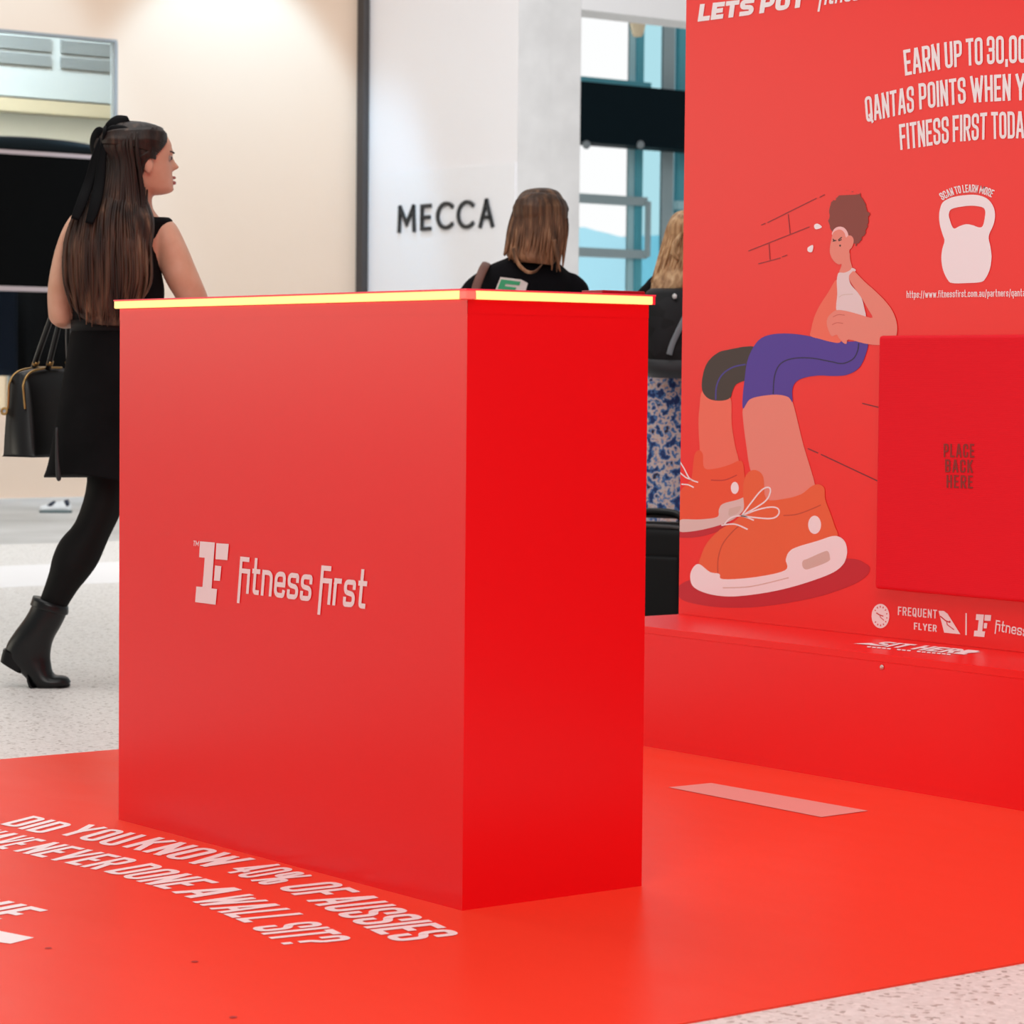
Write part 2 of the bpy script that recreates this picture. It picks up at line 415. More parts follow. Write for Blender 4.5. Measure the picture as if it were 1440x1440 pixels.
# shapes below the television; reflected dark clothing built as a cloth block
xq = XC-1.2
def xq_p(px, py): return on_x(px, py, xq)
p0, p1 = xq_p(30, 476), xq_p(150, 400)
t = thing('reflected_clothing', 'black cloth block for dark clothing reflected under television', 'reflection', (xq-.3, (p0.y+p1.y)/2, 0))
bm = bmesh.new(); rings = []
for z, g in ((0, .05), (p0.z, .03), (p1.z-.05, .0), (p1.z, -.01)):
    ring = []
    for q in range(48):
        a = 2*PI*q/48; sx = math.copysign(abs(math.cos(a))**.35, math.cos(a)); sy = math.copysign(abs(math.sin(a))**.35, math.sin(a))
        f = 1+.03*math.sin(9*a)*(1 if g > 0 else 0)
        ring.append(Vector((xq-.3+(.3+g)*sx*f, (p0.y+p1.y)/2+((p1.y-p0.y)/2+g)*sy*f, z)))
    rings.append(ring)
loft(bm, rings); build('cloth', bm, mat('black_cloth', (7, 7, 9), .9, .05), t, True); adopt(t)
a0, a1 = xq_p(3, 500), xq_p(20, 395)
tag(build('display_post', nb(((xq-.1, a0.y, 0), (xq+.05, a1.y, a1.z), .01)), mat('beige_post', (205, 176, 150), .6)), 'beige post standing left of the black cloth block behind shop window', 'post')
a0, a1 = xq_p(-25, 430), xq_p(3, 395)
t = tag(build('garment_rail', nb(((xq+.15, a0.y-.3, .9), (xq+.3, a1.y, a1.z), .05)), mat('navy_cloth', (16, 22, 34), .9, .05)), 'dark blue garment at the left picture edge below television', 'garment')
build('rail_leg', nb(((xq+.2, a1.y-.06, 0), (xq+.23, a1.y-.03, .95))), mat('steel', (150, 150, 150), .35, metal=.8), t)

# television on the cream wall
tv = thing('television', 'large black flat television mounted in front of shop window at left', 'television', (XC+.10, mr_.y-1.3, 0))
def tvp(px, py): return on_x(px, py, XC+.17)
q0, q1 = tvp(-60, 400), tvp(148, 225)
build('screen', nb(((XC+.12, q0.y, q0.z), (XC+.17, q1.y, q1.z), .004)), mat('tv_screen', (7, 7, 7), .22, .08), tv)
fr = mat('tv_frame_silver', (190, 170, 168), .35, metal=.3)
build('bezel', nb(((XC+.115, q0.y-.02, q1.z), (XC+.175, q1.y+.02, q1.z+.03)), ((XC+.115, q0.y-.02, q0.z-.035), (XC+.175, q1.y+.02, q0.z)), ((XC+.115, q1.y, q0.z), (XC+.175, q1.y+.02, q1.z)), ((XC+.115, q0.y-.02, q0.z), (XC+.175, q0.y, q1.z))), fr, tv)
build('wall_bracket', nb(((XC-.025, (q0.y+q1.y)/2-.1, q0.z+.1), (XC+.12, (q0.y+q1.y)/2+.1, q1.z-.1))), black, tv)
bm = bmesh.new(); rr = []
for k in range(25):
    s = k/24; yy = q0.y+(q1.y-q0.y+.01)*s; h = .06+.045*math.sin(PI*s)**.6
    rr.append([Vector((XC+.145+.05*math.cos(a), yy, q1.z+.03+h/2+h/2*math.sin(a))) for a in [2*PI*j/16 for j in range(16)]])
loft(bm, rr); build('reflection_bar', bm, mat('reflection_black', (8, 18, 22), .5, .15), tv, True); adopt(tv)  # dark reflection above the screen, built as a solid bar

# white shop wall, dark strip painted for the shaded corner gap, grey column
wallwhite = mat('white_shop_wall', (.90, .885, .90), .5, .4, linear=True)
pj = on_y(728, 200, YM); pe = on_y(815, 300, YM)
struct(build('wall_back', nb(((XC, YM, 0), (pj.x-.002, YM+.3, 6))), wallwhite))
dk = on_y(517, 200, YM)
struct(build('corner_gap_shade', nb(((XC, YM-.06, 0), (XC+.10, YM, 6), .01)), mat('gap_shade_grey', (62, 58, 58), .5)))
conc = ramp_noise(mat('grey_concrete', (220, 219, 218), .7, .2), [(.25, (224, 223, 222)), (.75, (244, 243, 242))], 3.0, detail=6)
ce = on_x(815, 300, pj.x)
tag(build('concrete_column', nb(((pj.x-.5, YM+.3, 0), (pj.x, ce.y, 6), .006), ((pj.x-.0015, YM, 0), (pj.x, YM+.31, 6))), conc), 'pale grey concrete column at the right end of the white shop wall', 'column')
# shop name
sg = thing('shop_sign', 'thin black capital letters spelling the shop name on white wall', 'sign', (-13.4, YM, 2.05))
ink = mat('sign_black', (22, 30, 36), .4)
def LT(px, py): return on_y(px, py, YM-.031)
def sign_letter(strokes, x0, x1, yb, yt):
    bm = bmesh.new(); BL, BR, TL = LT(x0, yb), LT(x1, yb-(x1-x0)*.06), LT(x0, yt)
    BR = Vector((BR.x, BR.y, BL.z)); TL = Vector((BL.x, BL.y, TL.z))
    for pl in strokes:
        hgt = (TL-BL).length; wid = (BR-BL).length
        for q in strip(rounded([(v[0]*wid, v[1]*hgt, *( [v[2]*hgt] if len(v) > 2 else [])) for v in pl]), .029):
            pts = [BL+Vector((1, 0, 0))*v.x+Vector((0, 0, 1))*v.y for v in q]
            a = [bm.verts.new(p) for p in pts]; c = [bm.verts.new(p+Vector((0, .017, 0))) for p in pts]
            bm.faces.new(a); bm.faces.new(list(reversed(c)))
            for i in range(4): bm.faces.new((a[i], a[(i+1) % 4], c[(i+1) % 4], c[i]))
    build('letter', bm, ink, sg)
arc = [(.5+.5*math.cos(a), .5+.5*math.sin(a)) for a in [math.radians(48+q*(264/20)) for q in range(21)]]
sign_letter([[(0, 0), (.05, 1), (.5, .3), (.95, 1), (1, 0)]], 560, 581, 325, 292)
sign_letter([[(1, 1), (0, 1), (0, 0), (1, 0)], [(0, .5), (.9, .5)]], 592, 603, 322, 290)
sign_letter([arc], 614, 638, 321, 287)
sign_letter([arc], 643, 667, 320, 285)
sign_letter([[(0, 0), (.5, 1), (1, 0)], [(.22, .34), (.78, .34)]], 674, 691, 318, 283)
adopt(sg)
# white sign panel edges behind the letters
pa, pb = on_y(535, 400, YM), on_y(726, 232, YM)
tag(build('sign_panel', nb(((pa.x, YM-.012, .4), (pb.x, YM, pb.z+.02))), mat('panel_white', (.885, .885, .905), .45, .4, linear=True)), 'white sign panel on shop wall behind the black letters', 'sign panel')

# header above the passage and glazed wall beyond
XH = pj.x
struct(build('trim_2', nb(((XH-.35, ce.y, on_x(890, 21.5, XH).z), (XH, 30, 7))), mat('header_white', (250, 249, 249), .5)))
XG = -21.0
def gp(px, py): return on_x(px, py, XG)
w2 = struct(build('window_2', nb(((XG-.1, 11, 6.4), (XG+.1, 34, 6.5))), mat('mullion_grey', (118, 140, 146), .4)))
cy_glass = mat('cyan_glass', (.44, .75, .83), .03, .5, linear=True); nodes(cy_glass)[2].inputs['Transmission Weight'].default_value = 1; nodes(cy_glass)[2].inputs['IOR'].default_value = 1.05
clear = mat('clear_glass', (.99, 1, 1), .02, .5, linear=True); nodes(clear)[2].inputs['Transmission Weight'].default_value = 1; nodes(clear)[2].inputs['IOR'].default_value = 1.05
teal = mat('teal_mullion', (186, 232, 242), .4); dteal = mat('dark_teal_mullion', (96, 190, 208), .4); greym = mat('grey_mullion', (176, 196, 202), .4)
yl = [gp(p, 300).y for p in (780, 882, 890, 929, 945, 1010)]
build('pane', nb(((XG-.02, yl[0]-1, 0), (XG, yl[1], 6.4))), clear, w2)
build('pane', nb(((XG-.02, yl[2], 0), (XG, yl[3], 6.4))), cy_glass, w2)
build('pane', nb(((XG-.02, yl[4], 0), (XG, yl[5]+3, 6.4))), cy_glass, w2)
build('mullion', nb(((XG-.02, yl[1], 0), (XG+.02, yl[2], 6.4))), teal, w2)
build('mullion', nb(((XG-.02, yl[3], 0), (XG+.02, yl[4], 6.4))), greym, w2)
yy = gp(891, 300).y; build('mullion', nb(((XG+.0, yy, 0), (XG+.04, yy+.1, 6.4))), dteal, w2)
build('gate_post', nb(((XG+.1, gp(899, 300).y, gp(900, 362).z), (XG+.16, gp(903, 300).y, gp(900, 284).z))), greym, w2)
yy = gp(950, 300).y; build('mullion', nb(((XG-.04, yy, 0), (XG+.04, yy+.14, 6.4))), dteal, w2)
for k, pyy in enumerate((118, 281, 356)):
    z = gp(850, pyy).z
    build('transom', nb(((XG-.06, yl[0]-1, z-.05), (XG+.10, gp(903 if k else 906, 300).y, z+.05))), greym if k else dteal, w2)
z = gp(850, 283).z
build('transom', nb(((XG-.06, yl[4], z-.05), (XG+.10, yl[5], z+.05))), teal, w2)
for k in range(5):       # the glazing runs on behind the display wall
    y0 = yl[5]+3+k*2.4; build('mullion', nb(((XG-.02, y0, 0), (XG+.02, y0+.25, 6.4))), greym, w2); build('pane', nb(((XG-.02, y0+.25, 0), (XG, y0+2.4, 6.4))), cy_glass, w2)
# dark beam crossing the glazing
zt, zb = gp(850, 126).z, gp(850, 209).z
bmn = tag(build('cross_beam', nb(((XG+.15, yl[0]-1.5, zb), (XG+.55, yl[5]+15, zt), .01)), mat('beam_dark', (6, 26, 34), .6, .1)), 'broad dark beam crossing in front of the glazed wall', 'beam')
for pxx in (825, 901):
    q = on_x(pxx, 206, XG+.56); bm = bmesh.new(); sphere(bm, q+Vector((-.005, 0, .02)), .04, .05, .05, u=12, v=8); build('bolt_cap', bm, mat('bolt_grey', (150, 160, 165), .4), bmn, True)
# lamp hanging before the glazing
q = on_x(897, 24, XH-1.2); bm = bmesh.new(); rr = []
for z, r in ((.30, .09), (.10, .085), (-.02, .075), (-.13, .05), (-.16, .035)):
    rr.append([q+Vector((r*math.cos(2*PI*j/20), r*math.sin(2*PI*j/20), z)) for j in range(20)])
loft(bm, rr); lp = tag(build('hanging_lamp', bm, mat('lamp_shade', (232, 216, 184), .6), smooth=True), 'small beige tapered lamp hanging below white header', 'lamp')
bm = bmesh.new(); tube(bm, [q+Vector((0, 0, .3)), q+Vector((0, 0, 2.6))], .012, 8, 1); build('cord', bm, black, lp)
# what stands outside
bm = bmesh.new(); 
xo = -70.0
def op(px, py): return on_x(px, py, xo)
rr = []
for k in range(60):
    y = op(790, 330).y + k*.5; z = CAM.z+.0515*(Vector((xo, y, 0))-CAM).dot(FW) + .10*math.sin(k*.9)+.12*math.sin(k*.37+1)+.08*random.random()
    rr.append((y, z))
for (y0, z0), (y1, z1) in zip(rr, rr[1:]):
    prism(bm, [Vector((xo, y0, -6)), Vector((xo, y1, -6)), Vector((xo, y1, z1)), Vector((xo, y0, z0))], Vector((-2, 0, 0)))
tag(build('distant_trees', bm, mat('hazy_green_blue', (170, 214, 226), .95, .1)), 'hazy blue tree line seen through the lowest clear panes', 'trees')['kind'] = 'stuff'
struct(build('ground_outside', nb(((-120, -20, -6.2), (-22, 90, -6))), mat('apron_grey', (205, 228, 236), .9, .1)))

# ------------------------------------------------------------------ red vinyl floor mat
XF, XM, YB, HB, YW, XE = .8519, 2.138, 1.6584, .306, 1.9644, -1.6847
TH = .003
fm = thing('floor_mat', 'large red vinyl floor mat with white lettering on the terrazzo', 'mat', (0, 0, 0))
build('vinyl', nb(((-XM, -3.2, 0), (XF, YW+.28, TH))), redmat, fm)
def fl(px, py): return on_z(px, py, TH+.001)
kf = dict(w=.40, st=.135, gap=.075)
bm = bmesh.new()
words(bm, fl, [
 ('DID', (0, 1159), (56, 1172.5), (47, 1147), (105, 1159.5)),
 ('YOU', (78, 1172), (157, 1190.5), (127, 1159), (207, 1175)),
 ('KNOW', (171, 1190.5), (297, 1221), (224, 1177), (360, 1208)),
 ('40%', (312, 1224), (371, 1245), (382, 1212), (444, 1233)),
 ('OF', (388, 1248), (424, 1263), (470, 1239), (507, 1254)),
 ('AUSSIES', (430, 1266), (557, 1324.5), (520, 1257), (650, 1314))], **kf)
words(bm, fl, [
 ('HAVE', (-60, 1178), (4, 1194.5), (-2, 1166), (66, 1182)),
 ('NEVER', (18, 1196.5), (133, 1223), (77, 1184), (198, 1210)),
 ('DONE', (145, 1225.5), (232, 1250.5), (213, 1213.5), (309, 1241)),
 ('A', (240.5, 1254), (267, 1263), (321, 1245), (349, 1254)),
 ('WALL', (266, 1266), (344, 1297.5), (352, 1257), (436, 1289)),
 ('SIT?', (351, 1304), (402, 1331), (444, 1295), (498, 1321))], **kf)
pr('floor_lettering', bm, whitebright, fm)
bm = bmesh.new()
words(bm, fl, [('TRUE', (-120, 1266), (-8, 1294), (-48, 1252), (68, 1280))], w=.42, st=.15, gap=.075)
poly(bm, [[fl(-90, 1290), fl(0, 1309), fl(48, 1318.5), fl(15, 1327), fl(-100, 1312)]])
pr('answer_lettering', bm, whitebright, fm)
tape = mat('grip_tape', (232, 150, 142), .7)
bm = bmesh.new(); quad(bm, [fl(940, 1107), fl(1000, 1101), fl(1221, 1140), fl(1155, 1149)])
pr('grip_strip', bm, tape, fm)
# scuffs and specks on the vinyl
bm = bmesh.new()
for px, py in ((68, 1333), (274, 1352), (328, 1430)):
    bm = bmesh.new(); c = fl(px, py); poly(bm, [[c+Vector((.006*math.cos(a), .006*math.sin(a), 0)) for a in [2*PI*j/8 for j in range(8)]]]); pr('dirt_speck', bm, mat('speck', (176, 44, 40), .7), fm)
adopt(fm)

# ------------------------------------------------------------------ counter
LC, WC, HC = 1.1937, .4081, 1.06
zb0 = TH
ct = thing('counter', 'tall red promotional counter with glowing top edge on the red mat', 'counter', (-LC/2, WC/2, 0))
build('front_panel', nb(((-LC, 0, zb0), (0, .018, HC))), red, ct)
build('side_panel', nb(((-.018, .018, zb0), (0, WC, HC))), red, ct)
build('side_panel', nb(((-LC, .018, zb0), (-LC+.018, WC, HC))), red, ct)
build('back_panel', nb(((-LC+.018, WC-.018, zb0), (-.018, WC, HC))), red, ct)
build('top_board', nb(((-LC-.008, -.008, HC+.001), (.008, WC+.008, HC+.012))), red, ct)
build('top_rail', nb(((-LC, -.0006, HC-.024), (.0006, .0, HC)), ((0, -.0006, HC-.024), (.0006, WC, HC))), red, ct)
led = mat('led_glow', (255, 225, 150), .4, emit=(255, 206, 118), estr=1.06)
z0, z1 = HC+.0005, HC+.0165
lt = .009
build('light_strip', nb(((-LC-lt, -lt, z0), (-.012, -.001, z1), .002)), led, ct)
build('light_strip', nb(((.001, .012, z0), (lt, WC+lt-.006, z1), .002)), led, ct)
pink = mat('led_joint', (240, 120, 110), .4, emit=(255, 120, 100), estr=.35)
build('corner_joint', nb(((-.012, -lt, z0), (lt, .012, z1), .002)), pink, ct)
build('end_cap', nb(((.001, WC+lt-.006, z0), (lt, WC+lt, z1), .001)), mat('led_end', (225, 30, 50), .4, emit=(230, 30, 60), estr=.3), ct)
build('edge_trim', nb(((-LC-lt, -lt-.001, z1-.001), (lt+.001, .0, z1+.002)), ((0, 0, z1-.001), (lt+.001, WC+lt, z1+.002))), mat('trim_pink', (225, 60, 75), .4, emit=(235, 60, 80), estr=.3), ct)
def emblem(bm, M):
    for p in ([(198, 150), (298, 158), (276, 468), (313, 472), (303, 578), (165, 560), (173, 455), (215, 458), (230, 261), (192, 257)],
              [(308, 162), (392, 168), (383, 277), (303, 270)], [(300, 313), (342, 318), (333, 417), (292, 414)]):
        poly(bm, [[M(*q) for q in p]])
def cf(px, py): return on_y(px, py, -.0015)
def M6(x, y): return cf(240+x/4.8, 730+y/4.8)
bm = bmesh.new(); emblem(bm, M6); pr('emblem', bm, white, ct)
bm = bmesh.new()
text(bm, 'TM', M6(150, 180), M6(188, 183), M6(154, 145), w=.6, st=.14)
pr('trademark', bm, white, ct)
bm = bmesh.new()
kw = dict(w=.52, st=.13, gap=.10)
text(bm, '\x01tness', M6(452, 496), M6(946, 556), M6(470, 252), **kw)
text(bm, '\x01rst', M6(996, 570), M6(1312, 606), M6(1018, 312), **kw)
pr('logo_lettering', bm, white, ct)
adopt(ct)
# papers lying on the counter
zc = HC+.0124
a = at(384, 414, 5.9); 
pp = thing('leaflet_pile', 'dark red leaflets lying flat on the left of the counter top', 'leaflets', (-.72, .25, zc))
build('leaflet', nb(((-.81, .17, zc), (-.62, .31, zc+.006))), mat('leaflet_red', (150, 20, 30), .5), pp)
build('leaflet', nb(((-.80, .16, zc+.006), (-.60, .30, zc+.010), 0, Matrix.Rotation(.12, 4, 'Z'))), mat('leaflet_dark', (90, 25, 30), .5), pp); adopt(pp)
tag(build('card_holder', nb(((-.06, .30, zc), (0.0, .40, zc+.012), .002)), mat('holder_red', (150, 8, 26), .4)), 'flat dark red tray at the far right corner of counter top', 'tray')

# ------------------------------------------------------------------ bench and display wall
XR = 3.4
bn = thing('bench', 'low red bench running along the foot of the red display wall', 'bench', (1, (YB+YW)/2, 0))
build('front_board', nb(((XE, YB, TH), (.62, YB+.018, HB-.018)), ((.6205, YB, TH), (XR, YB+.018, HB-.018))), red, bn)
build('seat_board', nb(((XE, YB-.001, HB-.018), (XR, YW+.05, HB), .001)), redwall, bn)
build('end_board', nb(((XE, YB+.018, TH), (XE+.018, YW, HB-.018))), red, bn)
def bp_(px, py): return on_z(px, py, HB+.001)
bm = bmesh.new()
text(bm, '\x02IT HERE', bp_(1222, 907), bp_(1356, 920.5), bp_(1245, 902), w=.62, st=.22, gap=.07, space=.3)
poly(bm, [[bp_(1200, 905), bp_(1225, 904), bp_(1240, 908)]]); poly(bm, [[bp_(1352, 919), bp_(1380, 917), bp_(1350, 914)]])
for k in range(17):      # the small line under it is too fine to read: a row of short bars
    x0 = 1219+k*7; y0 = 909.2+k*7*.094
    if k not in (5, 9): quad(bm, [bp_(x0, y0+.9), bp_(x0+5.2, y0+1.4), bp_(x0+6.2, y0-.1), bp_(x0+1, y0-.6)])
pr('seat_lettering', bm, white, bn)
q = on_y(1240, 938.5, YB-.002); bm = bmesh.new(); sphere(bm, q, .006, .003, .006, u=12, v=8); build('screw', bm, mat('screw_steel', (210, 200, 195), .3, metal=.6), bn, True)
adopt(bn)

dw = thing('display_wall', 'tall red display wall printed with a seated figure and white slogans', 'display wall', (XE+1, YW+.1, 0))
build('panel', nb(((XE, YW, HB+.0005), (.2075, YW+.25, 3.2)), ((.209, YW, HB+.0005), (XR, YW+.25, 3.2))), redwall, dw)
LAY = [0]
def wall_pt(px, py, l):
    q = on_y(px, py, YW-.0006-.0001*l); q.x = max(q.x, XE+.0008); return q
ART = {}
def am(name, c): return mat('print_'+name, c, .45, .4)
def art(name, col, pts, l, O, smooth=True, hole=None, k=4, part=None):
    ox, oy, s = O; p = catmull(pts, k, True) if smooth else pts
    loops = [[wall_pt(ox+x/s, oy+y/s, l) for x, y in p]]
    if hole: loops.append([wall_pt(ox+x/s, oy+y/s, l) for x, y in catmull(hole, k, True)])
    bm = bmesh.new(); poly(bm, loops); return pr(name, bm, am(col[0], col[1]), part or dw)
def lines(name, col, segs, l, O, wpx, smooth=False):
    ox, oy, s = O; bm = bmesh.new()
    for sg_ in segs:
        p = [Vector(v) for v in (catmull(sg_, 6) if smooth and len(sg_) > 2 else sg_)]
        for q in strip(p, wpx, cap=False): quad(bm, [wall_pt(ox+v.x/s, oy+v.y/s, l) for v in q])
    return pr(name, bm, am(col[0], col[1]), dw)
OB = (1020, 240, 5.54); OC = (940, 450, 3.43); OK3 = (1220, 230, 6.545)
SK = ('skin', (236, 146, 130)); SK2 = ('skin_far', (243, 118, 95)); WH = ('white', (246, 246, 250)); LN = ('line', (150, 38, 48))
# brick lines
lines('brick_lines', LN, [[(280, 424), (312, 410)], [(328, 405), (710, 215)], [(735, 208), (775, 186)], [(180, 626), (655, 438)], [(490, 340), (505, 492)], [(340, 570), (348, 695)], [(258, 726), (430, 680)], [(442, 672), (482, 658)]], 1, OB, 7)
lines('brick_lines', ('line_dark', (120, 30, 45)), [[(672, 620), (722, 642)], [(735, 648), (1012, 778)], [(935, 402), (1012, 421)]], 1, OC, 5)
# figure
def circle(cx, cy, rx, ry, n=24, rot=0): return [(cx+rx*math.cos(a)*math.cos(rot)-ry*math.sin(a)*math.sin(rot), cy+rx*math.cos(a)*math.sin(rot)+ry*math.sin(a)*math.cos(rot)) for a in [2*PI*j/n for j in range(n)]]
art('printed_ground', ('ground', (196, 8, 40)), [(48, 1300), (60, 1275), (150, 1240), (500, 1160), (860, 1150), (950, 1175), (972, 1200), (950, 1240), (870, 1285), (700, 1340), (450, 1382), (250, 1386), (100, 1362), (50, 1335)], 1, OC)
art('printed_ground', ('ground', (196, 8, 40)), [(50, 1020), (150, 1015), (250, 985), (300, 960), (260, 1010), (150, 1045), (50, 1048)], 1, OC)
art('printed_shin', SK2, [(165, 340), (150, 420), (145, 500), (150, 600), (165, 720), (260, 745), (338, 705), (320, 600), (305, 500), (298, 370), (230, 350)], 2, OC)
art('printed_legging', ('charcoal', (62, 52, 48)), [(185, 373), (162, 335), (165, 270), (185, 210), (225, 167), (280, 145), (430, 135), (420, 280), (360, 295), (325, 312), (308, 345), (300, 372), (272, 387), (222, 388)], 3, OC)
lines('printed_seam', ('seam_blue', (70, 60, 150)), [[(228, 384), (232, 320), (258, 265), (310, 228), (372, 214)]], 4, OC, 7, True)
art('printed_shoe', ('orange_far', (240, 84, 44)), [(54, 838), (90, 790), (112, 760), (120, 690), (128, 645), (147, 628), (166, 648), (173, 714), (230, 716), (300, 696), (335, 680), (358, 686), (366, 740), (372, 860), (300, 900), (250, 962), (150, 972), (54, 972)], 3, OC)
art('printed_sole', ('white_far', (224, 208, 204)), [(50, 965), (150, 962), (235, 950), (243, 915), (262, 887), (330, 868), (372, 856), (372, 900), (330, 950), (260, 985), (150, 1014), (50, 1020)], 4, OC)
art('printed_insert', ('tan', (214, 196, 186)), [(292, 915), (300, 908), (350, 898), (335, 930), (300, 945), (290, 940)], 5, OC)
art('printed_dot', WH, circle(320, 810, 19, 29), 5, OC)
lines('printed_lace', WH, [[(54, 682), (75, 715), (103, 765), (143, 783)], [(54, 735), (85, 760), (110, 770)], [(62, 792), (95, 795), (122, 808)]], 5, OC, 6, True)
lines('printed_seam', ('seam_red', (200, 50, 40)), [[(205, 772), (270, 772), (330, 748)]], 5, OC, 5, True)
art('printed_shin', SK, [(360, 425), (385, 380), (450, 366), (530, 358), (582, 370), (606, 420), (650, 600), (708, 800), (690, 850), (600, 875), (470, 875), (400, 740), (375, 600), (360, 480)], 6, OC)
art('printed_legging', ('blue', (80, 58, 166)), [(360, 428), (358, 370), (368, 280), (380, 200), (410, 130), (450, 86), (510, 68), (590, 66), (680, 78), (760, 98), (810, 104), (880, 104), (958, 106), (950, 170), (918, 232), (862, 264), (800, 270), (720, 268), (650, 280), (612, 302), (597, 340), (598, 396), (577, 371), (520, 360), (440, 368), (390, 385)], 7, OC)
lines('printed_seam', ('seam_dark', (40, 28, 80)), [[(505, 358), (512, 270), (540, 212), (600, 186), (690, 184), (780, 200), (840, 210), (890, 188), (912, 150), (918, 112)]], 8, OC, 6, True)
art('printed_shoe', ('orange', (236, 103, 54)), [(150, 1190), (160, 1130), (190, 1070), (250, 1010), (320, 970), (362, 915), (360, 840), (364, 775), (388, 732), (425, 725), (458, 758), (472, 862), (560, 862), (640, 840), (690, 802), (725, 793), (752, 812), (756, 865), (780, 930), (800, 990), (812, 1050), (700, 1085), (600, 1125), (575, 1160), (570, 1215), (420, 1245), (255, 1255), (225, 1225)], 8, OC)
art('printed_sole', WH, [(150, 1178), (122, 1190), (105, 1230), (115, 1280), (160, 1310), (240, 1330), (340, 1332), (500, 1310), (640, 1275), (780, 1225), (840, 1182), (861, 1130), (856, 1080), (832, 1050), (792, 1042), (720, 1065), (620, 1095), (582, 1118), (566, 1155), (563, 1207), (420, 1240), (264, 1250), (246, 1225), (200, 1215)], 9, OC, k=5)
art('printed_insert', ('tan', (214, 196, 186)), [(645, 1180), (650, 1160), (670, 1152), (750, 1117), (770, 1117), (778, 1140), (770, 1165), (680, 1200), (655, 1200)], 10, OC)
art('printed_dot', WH, circle(705, 988, 31, 44), 10, OC)
lines('printed_seam', ('seam_orange', (200, 75, 45)), [[(238, 1220), (240, 1150), (262, 1080), (310, 1020), (345, 990)], [(555, 943), (620, 937), (690, 912), (735, 892)]], 10, OC, 5, True)
lines('printed_seam', ('tan', (214, 196, 186)), [[(262, 1292), (400, 1285), (580, 1243)]], 10, OC, 5, True)
lines('printed_lace', WH, [[(352, 945), (400, 880), (450, 820), (485, 808), (490, 835), (460, 880), (352, 945)], [(352, 945), (430, 915), (500, 902), (532, 915), (525, 945), (480, 958), (352, 945)], [(270, 985), (300, 955), (352, 945), (412, 966)], [(255, 990), (320, 985), (382, 1010)]], 11, OC, 7, True)
# upper body
art('printed_arm', SK2, [(868, 850), (800, 950), (730, 1060), (690, 1150), (668, 1240), (664, 1288), (740, 1312), (815, 1332), (890, 1340), (900, 1290), (850, 1200), (866, 1110), (868, 1010)], 8, OB)
art('printed_neck', SK, [(905, 690), (965, 640), (972, 690), (988, 752), (1000, 775), (940, 805), (888, 795), (905, 740)], 8, OB)
hairp = [(830, 475), (808, 405), (812, 330), (832, 245), (858, 222), (885, 190), (918, 165), (935, 140), (952, 158), (985, 160), (1012, 172), (1040, 190), (1052, 178), (1060, 200), (1085, 250), (1108, 310), (1122, 345), (1110, 400), (1104, 440), (1082, 500), (1050, 545), (1020, 580), (1005, 570), (960, 560), (900, 500)]
hairp = [(x+random.uniform(-7, 7), y+random.uniform(-7, 7)) for x, y in catmull(hairp, 4, True)]
art('printed_hair', ('hair', (136, 66, 58)), hairp, 8, OB, k=2)
art('printed_headband', ('band', (246, 200, 200)), [(832, 500), (838, 470), (860, 445), (890, 436), (925, 445), (950, 475), (958, 512), (940, 530), (880, 500)], 9, OB)
art('printed_face', SK, [(832, 505), (845, 478), (875, 460), (905, 462), (930, 488), (940, 520), (960, 505), (982, 508), (998, 530), (998, 565), (985, 600), (966, 622), (965, 680), (905, 726), (870, 724), (835, 690), (815, 640), (816, 590), (826, 540)], 10, OB)
lines('printed_features', ('ink', (50, 30, 34)), [[(838, 532), (852, 548)], [(836, 550), (864, 543)], [(880, 540), (895, 528), (908, 518)], [(882, 548), (906, 536)]], 11, OB, 8)
art('printed_mouth', ('ink', (50, 30, 34)), circle(894, 584, 7, 8, 12), 11, OB)
art('printed_top', ('shirt', (233, 220, 222)), [(888, 794), (930, 794), (970, 776), (988, 758), (1016, 772), (1008, 786), (975, 802), (963, 840), (980, 890), (1020, 935), (1060, 990), (1080, 1060), (1088, 1150), (960, 1130), (868, 1100), (872, 960), (868, 860), (876, 810)], 11, OB)
lines('printed_seam', ('tan', (214, 196, 186)), [[(886, 985), (920, 967), (995, 962)]], 12, OB, 5, True)
art('printed_arm', SK, [(1008, 786), (1080, 860), (1170, 940), (1240, 1010), (1300, 1090), (1334, 1180), (1336, 1270), (1300, 1340), (1190, 1358), (1080, 1345), (960, 1315), (945, 1347), (920, 1342), (882, 1300), (868, 1277), (830, 1290), (806, 1250), (790, 1190), (800, 1140), (840, 1100), (880, 1085), (960, 1097), (1060, 1125), (1146, 1146), (1110, 1075), (1060, 990), (1012, 922), (972, 862), (964, 820), (984, 792)], 13, OB, k=3)
lines('printed_features', ('seam_skin', (205, 95, 85)), [[(838, 1140), (880, 1122), (930, 1126)], [(832, 1200), (870, 1185), (918, 1190)]], 14, OB, 5, True)
for c, rt in (((715, 435), 0), ((662, 612), -1.1)):
    art('printed_droplet', WH, [(c[0]+x*math.cos(rt)-y*math.sin(rt), c[1]+x*math.sin(rt)+y*math.cos(rt)) for x, y in ((38, 4), (5, -22), (-20, -14), (-22, 8), (-5, 22))], 8, OB)
